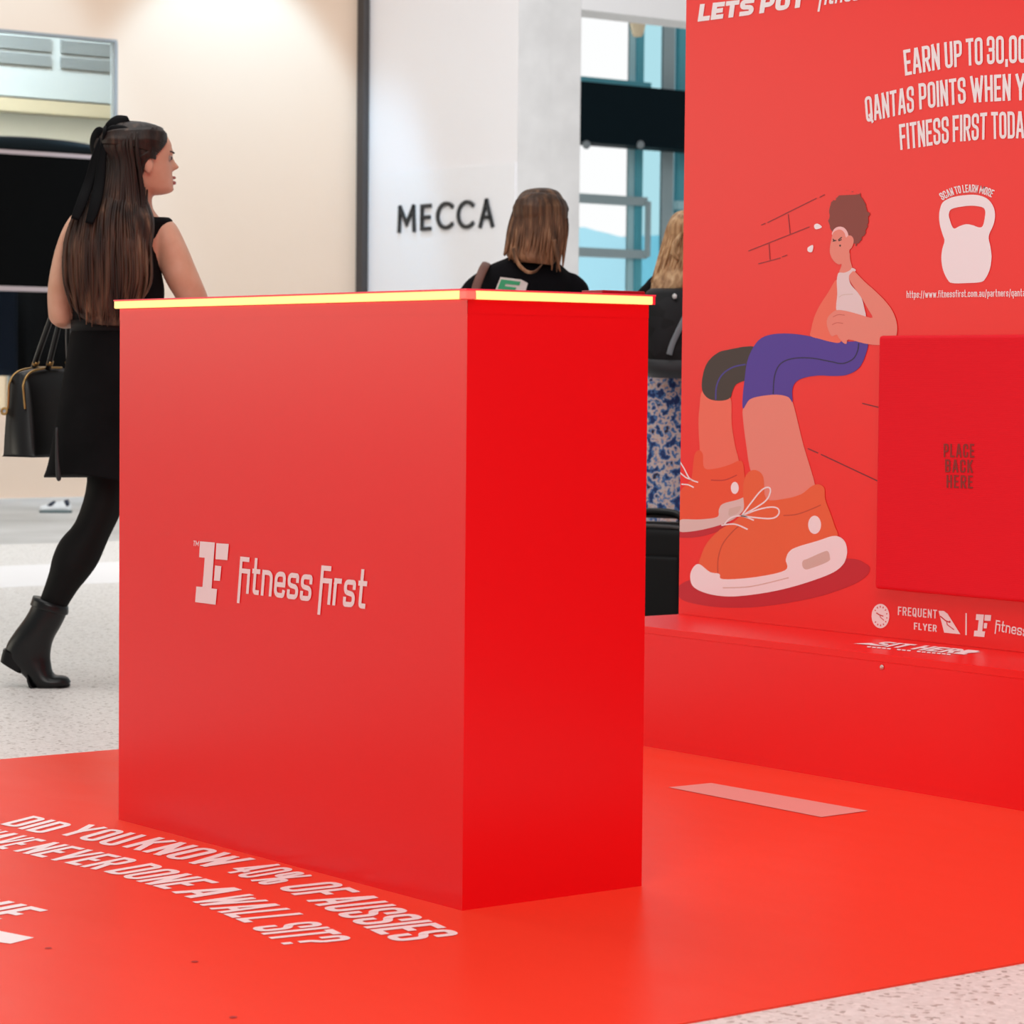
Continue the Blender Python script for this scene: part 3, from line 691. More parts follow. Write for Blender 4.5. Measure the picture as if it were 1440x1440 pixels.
# kettlebell mark
art('kettlebell_mark', WH, [(700, 350), (780, 310), (900, 290), (1010, 290), (1100, 322), (1155, 390), (1173, 470), (1160, 560), (1124, 640), (1115, 690), (1130, 760), (1141, 860), (1126, 970), (1090, 1050), (1045, 1090), (910, 1100), (780, 1100), (738, 1070), (695, 980), (679, 870), (690, 780), (708, 710), (690, 650), (665, 560), (659, 470), (672, 400)], 8, OK3, hole=[(748, 470), (765, 425), (830, 402), (950, 388), (1050, 400), (1082, 432), (1080, 490), (1062, 570), (1030, 588), (970, 568), (910, 558), (850, 575), (800, 598), (775, 570), (755, 510)])
def WP(px, py): return wall_pt(px, py, 8)
bm = bmesh.new(); lay, W = layout('SCAN TO LEARN MORE', w=.46, st=.16, gap=.07, space=.22)
c0, c1, c2 = (1220+690/6.545, 230+340/6.545), (1220+915/6.545, 230+205/6.545), (1220+1140/6.545, 230+312/6.545)
for x, cw, g in lay:
    for q in g:
        o = []
        for v in q:
            t_ = (v.x+x)/W
            X = (1-t_)**2*c0[0]+2*t_*(1-t_)*c1[0]+t_*t_*c2[0]; Y = (1-t_)**2*c0[1]+2*t_*(1-t_)*c1[1]+t_*t_*c2[1]
            dx = 2*(1-t_)*(c1[0]-c0[0])+2*t_*(c2[0]-c1[0]); dy = 2*(1-t_)*(c1[1]-c0[1])+2*t_*(c2[1]-c1[1]); l_ = math.hypot(dx, dy)
            o.append(WP(X+dy/l_*11*v.y, Y-dx/l_*11*v.y))
        quad(bm, o)
pr('scan_lettering', bm, white, dw)
bm = bmesh.new(); text(bm, 'https://www.fitnessfirst.com.au/partners/qantas', WP(1275, 419), WP(1446, 416.5), WP(1275, 409), w=.40, st=.13, gap=.10); pr('web_lettering', bm, white, dw)
kw2 = dict(w=.40, st=.13, gap=.06)
bm = bmesh.new()
words(bm, WP, [
 ('EARN', (1273, 106.5), (1322, 97.5), (1270, 70.5), (1321, 60.5)),
 ('UP', (1329.5, 96.5), (1353, 93), (1327.5, 59.5), (1352.5, 56)),
 ('TO', (1359, 92.5), (1382.3, 91), (1358, 54.5), (1381.7, 52)),
 ('30,000', (1388, 90.5), (1456.7, 87.5), (1387.5, 51), (1456.7, 48.7)),
 ('QANTAS', (1218.5, 172), (1285.5, 157.2), (1215.5, 136.5), (1285, 120.2)),
 ('POINTS', (1293, 154), (1358.5, 145), (1291.5, 117.5), (1357.5, 108)),
 ('WHEN', (1366, 144.3), (1421, 141.3), (1364, 107), (1421.7, 103.8)),
 ('YOU', (1428.5, 141.3), (1470, 140), (1428, 103.7), (1470, 102.5)),
 ('FITNESS', (1266.3, 211), (1334.5, 201), (1264, 175), (1334, 163)),
 ('FIRST', (1340, 199.7), (1387.5, 196), (1339.5, 162.5), (1388.3, 158)),
 ('TODAY', (1394.5, 195.5), (1453, 194), (1393.7, 157.5), (1453, 156))], **kw2)
pr('offer_lettering', bm, white, dw)
bm = bmesh.new()
words(bm, WP, [('LET\x02', (981, 30.5), (1059, 20.5), (984.5, 6), (1062, -2.5)), ('PUT', (1067.5, 19), (1131, 9.5), (1071, -6), (1134, -15))], w=.78, st=.27, gap=.06)
pr('headline_lettering', bm, white, dw)
bm = bmesh.new()
text(bm, '\x01tness', WP(1151, 8), WP(1222, -2), WP(1156, -22), w=.52, st=.15, gap=.1)
pr('headline_logo', bm, white, dw)
# sponsor row at the foot
def M4(x, y): return WP(1180+x/5.538, 780+y/5.538)
bm = bmesh.new(); poly(bm, [[M4(*q) for q in circle(322, 478, 69, 95, 40)]]); pr('badge', bm, white, dw)
bm = bmesh.new()
def m4s(p, wpx, l=9):
    for q in strip([Vector(v) for v in p], wpx, cap=False): quad(bm, [wall_pt(1180+v.x/5.538, 780+v.y/5.538, l) for v in q])
m4s([(290, 452), (312, 468), (345, 480)], 9); m4s([(318, 472), (322, 488), (350, 512)], 6)
for k in range(14):
    a = k*2*PI/14+.2
    if abs(math.sin(a)) < .35 and math.cos(a) < 0: continue
    m4s([(322+46*math.cos(a), 478+66*math.sin(a)), (322+56*math.cos(a), 478+80*math.sin(a))], 8)
pr('badge_print', bm, am('badge_red', (200, 60, 60)), dw)
bm = bmesh.new()
text(bm, 'FREQUENT', M4(457, 470), M4(761, 498), M4(459, 403), w=.46, st=.14, gap=.13)
text(bm, 'FLYER', M4(582, 582), M4(760, 602), M4(583, 528), w=.46, st=.15, gap=.13)
for a_ in ([(774, 437), (815, 438), (845, 460), (945, 620), (818, 607)],): poly(bm, [[M4(*q) for q in a_]])
poly(bm, [[M4(984, 455), M4(995, 456), M4(994, 627), M4(983, 626)]])
emblem(bm, lambda x, y: M4(1048+(x-165)*.604, 464+(y-152)*.418))
text(bm, '\x01tness', M4(1213, 592), M4(1466, 640), M4(1222, 508), **kw)
text(bm, '\x01rst', M4(1490, 628), M4(1650, 660), M4(1500, 540), **kw)
pr('sponsor_logos', bm, white, dw)
bm = bmesh.new(); m4s([(786, 478), (830, 515), (865, 528)], 9); m4s([(838, 520), (842, 545), (895, 585)], 7); m4s([(865, 528), (860, 515)], 9)
pr('tail_print', bm, am('tail_red', (205, 20, 45)), dw)
adopt(dw)

# padded back rest on the wall
padm = mat('pad_fabric', (.80, .008, .022), .75, .25, linear=True)
N, L, b = nodes(padm); tc = N.new('ShaderNodeTexCoord'); wv = N.new('ShaderNodeTexWave'); wv.bands_direction = 'Z'; wv.inputs['Scale'].default_value = 70; wv.inputs['Distortion'].default_value = .8
L.new(tc.outputs['Object'], wv.inputs['Vector']); bp = N.new('ShaderNodeBump'); bp.inputs['Strength'].default_value = .14; bp.inputs['Distance'].default_value = .003
L.new(wv.outputs['Fac'], bp.inputs['Height']); L.new(bp.outputs[0], b.inputs['Normal'])
PD = YW-.035
c0, c1 = on_y(1235, 472, PD), on_y(1232, 828, PD)
pad = thing('back_pad', 'ribbed red fabric back pad fixed to the display wall above bench', 'pad', (c0.x+.6, YW, c1.z))
build('cushion', nb(((c0.x, PD, c1.z), (c0.x+1.5, YW-.0005, c0.z), .008, None, 3)), padm, pad)
inkp = am('faded_ink', (138, 24, 20))
bm = bmesh.new()
def PP(px, py): return on_y(px, py, PD-.001)
kp = dict(w=.40, st=.13, gap=.13)
text(bm, 'PLACE', PP(1327, 643), PP(1370, 643.5), PP(1327, 624), **kp)
text(bm, 'BACK', PP(1329, 664), PP(1368, 665), PP(1329, 646), **kp)
text(bm, 'HERE', PP(1331, 686), PP(1368, 687), PP(1331, 668), **kp)
pr('pad_lettering', bm, inkp, pad); adopt(pad)

# ------------------------------------------------------------------ people
skin = ramp_noise(mat('skin', (214, 164, 138), .5, .25), [(.3, (208, 156, 128)), (.7, (220, 172, 147))], 14)
blackcloth = ramp_noise(mat('black_dress_cloth', (10, 10, 11), .8, .12), [(.3, (6, 6, 7)), (.7, (15, 14, 16))], 9, bump=.3, dist=.01)
tight = mat('black_tights', (9, 8, 8), .65, .18)
leather = mat('black_leather', (11, 12, 13), .34, .35)
def hairmat(name, stops, sc=60):
    m = ramp_noise(mat(name, stops[0][1], .48, .25), stops, sc, vec=(1, 1, .05), detail=4, bump=.5, dist=.006); return m
def rooted(name, dark, light, z0, z1, sc):
    m = hairmat(name, light, sc); N, L, b = nodes(m)
    tc = [n for n in N if n.type == 'TEX_COORD'][0]; rl = [n for n in N if n.type == 'VALTORGB'][0]; nz = [n for n in N if n.type == 'TEX_NOISE'][0]
    rd = N.new('ShaderNodeValToRGB'); e = rd.color_ramp.elements
    while len(e) < len(dark): e.new(.5)
    for k, (p, c) in enumerate(dark): e[k].position = p; e[k].color = (*lin(c), 1)
    L.new(nz.outputs['Fac'], rd.inputs['Fac'])
    sx = N.new('ShaderNodeSeparateXYZ'); L.new(tc.outputs['Object'], sx.inputs[0])
    mr = N.new('ShaderNodeMapRange'); mr.interpolation_type = 'SMOOTHSTEP'; mr.inputs['From Min'].default_value = z0; mr.inputs['From Max'].default_value = z1
    L.new(sx.outputs['Z'], mr.inputs['Value'])
    mx = N.new('ShaderNodeMix'); mx.data_type = 'RGBA'; L.new(mr.outputs[0], mx.inputs['Factor']); L.new(rl.outputs['Color'], mx.inputs['A']); L.new(rd.outputs['Color'], mx.inputs['B'])
    L.new(mx.outputs['Result'], b.inputs['Base Color']); return m
class Fig:
    """helpers that work in the upright plane at a person's own distance"""
    def __init__(s, D): s.D = D; s.right = Vector((RT.x, RT.y, 0)).normalized(); s.fw = Vector((FW.x, FW.y, 0)).normalized()
    def p(s, px, py, dd=0):
        q = at(px, py, s.D); return q + s.fw*dd
    def rings(s, rows, k=3, seg=28, n=1.0, groove=0, gk=23):
        """rows: (ax, ay, bx, by, half_depth, depth_offset)"""
        rows = [tuple(r)+(0,)*(6-len(r)) for r in rows]
        if k > 1: rows = catmull(rows, k)
        out = []
        for i, (ax, ay, bx, by, h, dd) in enumerate(rows):
            A, B = s.p(ax, ay, dd), s.p(bx, by, dd); c = (A+B)/2; u = (B-A)/2; v = s.fw*h; ring = []
            for j in range(seg):
                t = 2*PI*j/seg; ca, sa = math.cos(t), math.sin(t)
                ca = math.copysign(abs(ca)**n, ca); sa = math.copysign(abs(sa)**n, sa)
                g = 1+groove*(math.sin(gk*t+1.3*math.sin(i*.15))+.6*math.sin(gk*1.7*t+2))
                ring.append(c+u*ca*g+v*sa*g)
            out.append(ring)
        return out
    def loft(s, bm, rows, **k): loft(bm, s.rings(rows, **k))
    def g(s, px, dd, z):
        q = at(px, 720, s.D)+s.fw*dd; return Vector((q.x, q.y, z))
def interp(tab, t):
    for a, b in zip(tab, tab[1:]):
        if a[0] <= t <= b[0]:
            f = (t-a[0])/(b[0]-a[0]); f = f*f*(3-2*f) if False else f
            return [a[i]+(b[i]-a[i])*f for i in range(1, len(a))]
    return list(tab[-1][1:])
UPZ0 = Vector((0, 0, 1))
HEAD = [(0, .048, -.005, .020), (.03, .074, -.022, .036), (.10, .085, -.045, .050), (.22, .083, -.062, .060), (.35, .082, -.078, .067), (.50, .080, -.091, .073), (.62, .083, -.098, .075), (.75, .080, -.098, .074), (.87, .067, -.085, .063), (.95, .044, -.063, .045), (.985, .024, -.038, .027), (1, .010, -.014, .010)]
def gs(x, m, s): return math.exp(-((x-m)/s)**2)
def headpt(t, a, feat=1):
    f, bk, w = interp(HEAD, t); ca, sa = math.cos(a), math.sin(a)
    x = (f if ca > 0 else -bk)*ca; y = w*sa
    if feat:
        nose = (max(0, min(1, (.58-t)/.18)) if t > .40 else max(0, 1-(.40-t)/.05))*.029*gs(a, 0, .17)
        lips = .007*(gs(t, .262, .022)+gs(t, .185, .024))*gs(a, 0, .30)
        chin = .007*gs(t, .07, .05)*gs(a, 0, .4)
        sock = -.008*gs(t, .53, .05)*(gs(a, .42, .17)+gs(a, -.42, .17))
        brow = .004*gs(t, .62, .035)*gs(a, 0, .6)
        d = nose+lips+chin+sock+brow; x += d*ca; y += d*sa*.5
    return x, y
def head(bm, O, fwd, scale=1.0, h=.215, up=Vector((0, 0, 1)), ears=True):
    fwd = (fwd-up*fwd.dot(up)).normalized(); side = up.cross(fwd); rings = []
    for i in range(45):
        t = i/44; ring = []
        for j in range(48):
            x, y = headpt(t, 2*PI*j/48-PI); ring.append(O+(fwd*x+side*y)*scale+up*(t*h*scale))
        rings.append(ring)
    loft(bm, rings)
    for s_ in (1, -1):
        M = Matrix((fwd, side, up)).transposed()
        if ears: sphere(bm, O+(fwd*-.004+side*.079*s_)*scale+up*(.43*h*scale), .016*scale, .009*scale, .030*scale, M @ Matrix.Rotation(.3*s_, 3, 'Z') @ Matrix.Rotation(-.2, 3, 'Y'))
    return fwd, side
def haircap(bm, O, fwd, scale, h, line, t0, front, back, up=Vector((0, 0, 1)), groove=.02, gk=31):
    """hair over the skull: thickness front..back behind a hairline given as (t, angle)"""
    fwd = (fwd-up*fwd.dot(up)).normalized(); side = up.cross(fwd); rings = []
    for i in range(41):
        t = t0+(1-t0)*i/40; a0 = interp(line, t)[0]; ring = []
        for j in range(96):
            a = 2*PI*j/96-PI; x, y = headpt(t, a, 0); l = math.hypot(x, y) or 1
            k = max(0, min(1, (abs(a)-a0)/.22)); k = k*k*(3-2*k)
            th = front+(back-front)*min(1, abs(a)/2.6)**1.5
            d = -.014*(1-k)+th*k*(1+groove*4*math.sin(gk*a+t*9))
            q_ = max(0, t-.55)/.45; z = t*h+q_*q_*th*.3*(k if t < .97 else 1)
            ring.append(O+(fwd*(x+d*x/l)+side*(y+d*y/l))*scale+up*(z*scale))
        rings.append(ring)
    loft(bm, rings)
def face_parts(O, fwd, scale, h, parent, up=Vector((0, 0, 1))):
    fwd = fwd.normalized(); side = up.cross(fwd)
    eyew = mat('eye_white', (160, 140, 130), .4); iris = mat('eye_dark', (35, 24, 20), .2); lip = mat('lips', (168, 96, 86), .4); brow = mat('brow_brown', (62, 42, 34), .7)
    for s_ in (1, -1):
        c = O+(fwd*.0645+side*.031*s_)*scale+up*(.53*h*scale)
        bm = bmesh.new(); sphere(bm, c, .0108*scale, u=16, v=12); e = build('eye', bm, eyew, parent, True)
        bm = bmesh.new(); sphere(bm, c+(fwd*.0062+side*.0015*s_)*scale, .0066*scale, u=12, v=10); build('iris', bm, iris, e, True)
        bm = bmesh.new(); tube(bm, [O+(fwd*(.079-.010*q)+side*(.016+.013*q)*s_)*scale+up*((.55+.008*math.sin(q*1.5))*h*scale) for q in (0, 1, 2)], .0022*scale, 6); build('eyelash', bm, iris, parent, True)
        bm = bmesh.new(); tube(bm, [O+(fwd*(.086-.010*q)+side*(.013+.015*q)*s_)*scale+up*((.615+.012*math.sin(q*1.3))*h*scale) for q in (0, 1, 2)], .003*scale, 6); build('eyebrow', bm, brow, parent, True)
    bm = bmesh.new()
    for zz, rr_ in ((.262, .0045), (.188, .0055)):
        tube(bm, [O+(fwd*(.0905-abs(q)*.0085-q*q*.001)+side*.010*q)*scale+up*(zz+.0*q)*h*scale for q in (-2, -1, 0, 1, 2)], [.0015*scale, rr_*.8*scale, rr_*scale, rr_*.8*scale, .0015*scale], 8)
    build('lips', bm, lip, parent, True)
def hand(bm, wrist, d, palm_n, thumb_side, sc=1.0):
    """palm and five curled fingers; d along the hand, palm_n out of the palm"""
    d = d.normalized(); n = (palm_n-d*palm_n.dot(d)).normalized(); s = d.cross(n)*thumb_side
    rr = []
    for t, w, h in ((-.01, .026, .022), (.02, .034, .018), (.055, .041, .015), (.085, .040, .012), (.095, .036, .008)):
        rr.append([wrist+d*(t*sc)+s*(w*sc*math.cos(a))+n*(h*sc*math.sin(a)) for a in [2*PI*j/16 for j in range(16)]])
    loft(bm, rr)
    for k, (o, l) in enumerate(((.029, .066), (.010, .075), (-.010, .070), (-.028, .055))):
        b0 = wrist+d*(.075*sc)+s*(o*sc); p = [b0]; ang = .15
        for q, f in enumerate((.3, .42, .32, .26)):
            ang += .28 if q else 0
            p.append(p[-1]+(d*math.cos(ang)+n*math.sin(ang)).normalized()*(l*f*sc*1.2))
        tube(bm, p, [.0095*sc, .0092*sc, .0085*sc, .0078*sc, .006*sc], 10, 2)
    b0 = wrist+d*(.022*sc)+s*(.026*sc); p = [b0, b0+(s*.75+d*.6+n*.25)*(.03*sc), b0+(s*.85+d*1.3+n*.6)*(.032*sc), b0+(s*.8+d*2.0+n*.9)*(.034*sc)]
    tube(bm, p, [.013*sc, .0115*sc, .010*sc, .007*sc], 10, 2)

# ---- woman in the black dress walking past the counter
A = Fig(8.2)
w1p = thing('person', 'woman in sleeveless black dress walking right beyond the counter, carrying handbag', 'person', A.g(150, 0, 0))
O1 = A.p(200.5, 274); fwd1 = (A.right*.94+A.fw*.34).normalized(); sc1 = 1.06; h1 = .193
bm = bmesh.new(); head(bm, O1, fwd1, sc1, h1)
A.loft(bm, [(183, 245, 212, 250, .052, .0), (182, 268, 214, 268, .054, 0), (178, 290, 214, 290, .056, 0), (165, 303, 222, 303, .062, 0), (130, 316, 232, 314, .07, 0), (110, 330, 236, 326, .085, 0), (100, 370, 224, 366, .10, 0), (106, 440, 214, 440, .09, 0), (104, 480, 218, 480, .10, 0), (96, 540, 225, 540, .115, 0), (106, 610, 222, 610, .115, 0), (120, 640, 210, 640, .09, 0)])
# right arm (hangs forward, lower half behind the counter)
A.loft(bm, [(212, 322, 230, 305, .035, 0), (214, 330, 246, 314, .050, 0), (218, 348, 260, 340, .054, .0), (223, 372, 272, 368, .053, 0), (234, 398, 283, 394, .050, .0), (246, 420, 291, 416, .047, .02), (256, 446, 296, 442, .043, .05), (264, 470, 300, 466, .04, .10), (272, 492, 303, 488, .034, .16), (281, 512, 303, 508, .026, .21)])
hand(bm, A.p(292, 511, .215), A.right*.35+A.fw*.55-Vector((0, 0, .75)), -A.right+A.fw*.2, -1)
# left arm, elbow bent, forearm carried forward
A.loft(bm, [(122, 300, 108, 322, .035, 0), (108, 296, 98, 340, .045, 0), (92, 316, 97, 350, .050, .0), (80, 345, 98, 365, .052, 0), (73, 372, 100, 380, .052, 0), (68, 400, 102, 404, .050, 0), (66.5, 425, 103, 428, .047, .005), (69, 446, 103, 446, .043, .01), (78, 457, 100, 455, .035, .012)])
tube(bm, [A.p(86, 441, .0), A.p(87, 443, .08), A.p(95, 441, .18), A.p(106, 438, .26)], [.040, .040, .033, .026], 14)
hand(bm, A.p(106, 438, .26), A.fw*.8+A.right*.55, A.right*.8-A.fw*.5, 1)
# legs
legL = [(118, 600, 190, 610, .085, 0), (124, 650, 180, 670, .078, 0), (123, 690, 169, 720, .066, -.01), (109, 733, 153, 756, .058, -.02), (89, 758, 139, 790, .057, -.03), (79, 781, 125, 811, .052, -.04), (74, 803, 111, 828, .044, -.04), (64, 833, 97, 850, .038, -.04), (54, 858, 86, 872, .036, -.04)]
A.loft(bm, legL)
kR = A.g(228, .20, .50); hR = A.g(196, .02, .86); aR = A.g(262, .34, .11)
tube(bm, [hR, (hR+kR)/2+A.fw*.01, kR, (kR+aR)/2, aR], [.088, .078, .058, .054, .036], 16)
fR = (A.right*.7+A.fw*.7).normalized()
tube(bm, [aR-fR*.04-Vector((0, 0, .03)), aR+fR*.05-Vector((0, 0, .05)), aR+fR*.13-Vector((0, 0, .075)), aR+fR*.17-Vector((0, 0, .08))], [.034, .036, .030, .02], 12)
fuse('body', bm, skin, w1p, .006, 2)
face_parts(O1, fwd1, sc1, h1, w1p)
# dress
bm = bmesh.new()
A.loft(bm, [(138, 309, 238, 306, .072, 0), (112, 318, 243, 312, .09, 0), (99, 330, 236, 325, .10, 0), (93, 352, 226, 345, .113, 0), (93, 378, 226, 375, .120, 0), (98, 410, 231, 408, .120, 0), (102, 440, 228, 440, .110, 0), (102, 458, 222, 458, .106, 0)], k=4, seg=40)
build('dress_bodice', bm, blackcloth, w1p, True)
bm = bmesh.new()
rows = [(102, 452, 222, 452, .107, 0), (101, 464, 223, 464, .111, 0), (97, 480, 228, 480, .122, 0), (90, 520, 236, 520, .135, 0), (82, 560, 240, 560, .142, 0), (73, 610, 244, 612, .150, 0), (66, 645, 247, 650, .155, 0), (60, 662, 250, 670, .158, 0)]
rg = A.rings(rows, k=4, seg=56)
for i, r in enumerate(rg):
    f = max(0, (i-6)/(len(rg)-6)); c = sum(r, Vector())/len(r)
    for j in range(len(r)):
        t = 2*PI*j/56; r[j] = c+(r[j]-c)*(1+.035*f*math.sin(7*t+.6)) + Vector((0, 0, -.010*f*(1+math.sin(3*t+4.4))))
loft(bm, rg); build('dress_skirt', bm, blackcloth, w1p, True)
bm = bmesh.new(); A.loft(bm, [(100, 450, 224, 450, .112, 0), (100, 458, 224, 458, .113, 0), (100, 466, 225, 466, .114, 0)], k=1, seg=40); build('waistband', bm, mat('black_belt', (12, 11, 13), .6, .2), w1p, True)
bm = bmesh.new(); tube(bm, [A.p(90, 600, -.13), A.p(91, 640, -.135), A.p(93, 668, -.136), A.p(94, 674, -.136)], [.004, .006, .008, .003], 8); build('skirt_seam', bm, mat('black_seam', (30, 29, 31), .6), w1p, True)
# tights and boots
bm = bmesh.new(); A.loft(bm, [(a-1.5, b_, c-(-1.5), d_, h_+.003, e_) for a, b_, c, d_, h_, e_ in legL]); build('tights_leg', bm, tight, w1p, True)
bm = bmesh.new(); tube(bm, [hR, (hR+kR)/2+A.fw*.01, kR, (kR+aR)/2, aR], [.091, .081, .061, .057, .039], 16); build('tights_leg', bm, tight, w1p, True)
def boot_left():
    bm = bmesh.new()
    A.loft(bm, [(52, 838, 97, 853, .055, -.04), (47, 852, 96, 863, .056, -.04), (38, 868, 89, 878, .056, -.04), (24, 887, 79, 896, .054, -.04), (13, 905, 75, 910, .048, -.04), (11, 922, 74, 922, .044, -.04), (24, 936, 75, 932, .043, -.04), (40, 951, 77, 942, .043, -.04), (50, 964, 82, 947, .044, -.04), (68, 968.5, 90, 947.5, .042, -.04), (86, 967, 98, 950, .034, -.04), (98, 963, 102, 956, .020, -.04)], k=3)
    bt = build('boot', bm, leather, w1p, True)
    bm = bmesh.new(); A.loft(bm, [(9, 910, 46, 926, .036, -.04), (6, 922, 39, 938, .034, -.04), (5, 927, 34, 944.5, .033, -.04)], k=1, n=.6); build('heel', bm, black, bt)
    bm = bmesh.new(); A.loft(bm, [(50, 836, 99, 852, .059, -.04), (47, 845, 99, 860, .060, -.04), (46, 848, 98, 863, .058, -.04)], k=2); build('cuff', bm, leather, bt, True)
    bm = bmesh.new(); A.loft(bm, [(42, 948, 47, 944, .040, -.04), (45, 963, 53, 960, .043, -.04), (62, 970.5, 64, 965, .043, -.04), (86, 969, 86, 963, .036, -.04), (101, 963, 100, 958, .018, -.04)], k=2); build('sole', bm, black, bt, True)
boot_left()
bm = bmesh.new()
tube(bm, [aR+Vector((0, 0, .17)), aR+Vector((0, 0, .08)), aR, aR-fR*.012-Vector((0, 0, .045))], [.056, .054, .050, .043], 16)
tube(bm, [aR-fR*.03-Vector((0, 0, .03)), aR+fR*.05-Vector((0, 0, .055)), aR+fR*.13-Vector((0, 0, .07)), aR+fR*.185-Vector((0, 0, .082))], [.044, .044, .036, .02], 14)
bt2 = fuse('boot', bm, leather, w1p, .007, 2)
hc = aR-fR*.025
bm = bmesh.new(); loft(bm, [[Vector((hc.x+math.cos(a)*r, hc.y+math.sin(a)*r, z)) for a in [2*PI*j/16 for j in range(16)]] for z, r in ((.002, .030), (.03, .032), (.07, .036))]); build('heel', bm, black, bt2)
# hair
hm = rooted('long_brown_hair', [(.25, (20, 14, 12)), (.45, (34, 24, 20)), (.62, (50, 37, 30)), (.8, (92, 70, 56))], [(.28, (32, 21, 16)), (.45, (58, 39, 30)), (.6, (92, 65, 49)), (.76, (140, 108, 84))], 1.22, 1.56, 42)
bm = bmesh.new()
haircap(bm, O1, fwd1, sc1, h1, [(0, 1.9), (.2, 1.75), (.36, 1.55), (.41, 1.52), (.5, 1.40), (.6, 1.30), (.7, 1.24), (.8, 1.12), (.88, .82), (.93, .5), (.97, -.3), (1, -.3)], .12, .011, .036)
hcap = build('hair_crown', bm, hm, w1p, True); bm = bmesh.new()
A.loft(bm, [(160, 210, 180, 212, .03, 0), (148, 216, 190, 218, .06, 0), (136, 225, 198, 228, .08, -.004), (128, 236, 203, 238, .089, 0), (126, 252, 200, 254, .088, -.01), (123, 270, 205, 272, .086, -.03), (118, 290, 214, 292, .078, -.055), (109, 312, 221, 312, .068, -.085), (102, 338, 221, 338, .056, -.105), (100, 372, 216, 372, .045, -.12), (102, 400, 212, 400, .040, -.125), (110, 428, 206, 428, .034, -.125), (122, 446, 196, 448, .026, -.12), (140, 457, 180, 460, .015, -.118)], k=4, seg=96, groove=.018, gk=26)
hr = build('hair', bm, hm, w1p, True)
bm = bmesh.new()
for k in range(46):
    u = k/45; x0 = 126+u*82+random.uniform(-3, 3); x1 = 100+u*116+random.uniform(-4, 4); x2 = 114+u*88+random.uniform(-6, 6); yb = 432+24*math.sin(PI*min(1, .15+u*.75))+random.uniform(-12, 6)
    ed = (2*u-1); dz = -.075*math.sqrt(max(.02, 1-ed*ed))
    tube(bm, [A.p(x0, 262, -.02+dz), A.p((x0+x1)/2-2, 305, -.08+dz*.95), A.p(x1, 352, -.112+dz*.7), A.p(x1+1, 400, -.125+dz*.52), A.p(x2, yb, -.125+dz*.30)], [.004, .0075, .0085, .008, .002], 6, 4, .6)
build('hair_strands', bm, hm, hr, True)
bm = bmesh.new()
f1 = Vector((fwd1.x, fwd1.y, 0)).normalized(); sd1 = UPZ0.cross(f1)
def hp1(t, a, lift):                     # a point on her head
    x, y = headpt(t, a, 0); l = math.hypot(x, y)
    return O1+(f1*(x+lift*x/l)+sd1*(y+lift*y/l))*sc1+UPZ0*(t*h1*sc1)
for k in range(18):      # combed-back strands above the ear
    u = k/17
    for sg in (-1, 1):
        tube(bm, [hp1(.94-.40*u, sg*(.50+.84*u), .006), hp1(.93-.31*u, sg*(1.0+.60*u), .019), hp1(.90-.22*u, sg*(1.65+.3*u), .029), hp1(.85-.13*u, sg*2.4, .042), hp1(.80-.10*u, sg*2.9, .036)], [.003, .007, .009, .009, .003], 6, 4, .6)
for k in range(6):       # locks tucked round the ear
    for sg in (-1, 1): tube(bm, [hp1(.60-.02*k, sg*1.36, .010), hp1(.57-.01*k, sg*1.62, .022), hp1(.46, sg*(1.86+.03*k), .022), hp1(.30, sg*(1.95+.05*k), .022), hp1(.05, sg*(2.0+.08*k), .034)], [.004, .007, .008, .007, .004], 6, 4, .6)
for k in range(34):      # lengths falling from the crown over the back
    u = k/33; a = -(1.80+1.35*u+random.uniform(-.04, .04)); xl = 214-u*112+random.uniform(-3, 3); ed = 2*u-1; dz = -.075*math.sqrt(max(.02, 1-ed*ed))
    tube(bm, [hp1(.86, a, .036), hp1(.66, a, .038), hp1(.40, a, .036), A.p((xl+205-u*72)/2, 292, -.062+dz*.9), A.p(xl, 345, -.112+dz*.7), A.p(xl+1, 392, -.122+dz*.5)], [.003, .007, .008, .009, .008, .003], 6, 4, .6)
build('hair_strands', bm, hm, hcap, True)
# ribbon bow
rib = mat('black_ribbon', (8, 8, 10), .6, .08)
bow = bmesh.new()
tube(bow, [A.p(153, 192, -.075), A.p(162, 182, -.078), A.p(173, 174, -.07), A.p(184, 170, -.055)], [.012, .020, .022, .012], 10, 5, .35)
tube(bow, [A.p(154, 193, -.09), A.p(166, 189, -.106), A.p(182, 189, -.102), A.p(176, 199, -.106), A.p(162, 209, -.10), A.p(155, 198, -.09)], [.010, .018, .016, .018, .016, .010], 10, 5, .35)
tube(bow, [A.p(152, 191, -.08), A.p(144, 189, -.072), A.p(137, 199, -.06), A.p(139, 214, -.066), A.p(148, 208, -.085), A.p(153, 196, -.09)], [.010, .017, .018, .017, .016, .010], 10, 5, .35)
tube(bow, [A.p(154, 184, -.085), A.p(155, 193, -.103), A.p(152, 203, -.09)], [.010, .013, .010], 10, 4, .6)
bowo = build('hair_bow', bow, rib, w1p, True)
bm = bmesh.new()
tube(bm, [A.p(150, 198, -.090), A.p(142, 225, -.098), A.p(134, 258, -.112), A.p(126, 288, -.145), A.p(118, 313, -.168)], [.009, .014, .015, .016, .013], 10, 5, .22, side=A.right); build('ribbon_tail', bm, rib, bowo, True)
bm = bmesh.new()
tube(bm, [A.p(154, 198, -.098), A.p(151, 228, -.108), A.p(149, 262, -.13), A.p(145, 294, -.162), A.p(138, 319, -.178)], [.009, .013, .016, .017, .012], 10, 5, .22, side=A.right); build('ribbon_tail', bm, rib, bowo, True)
adopt(w1p)
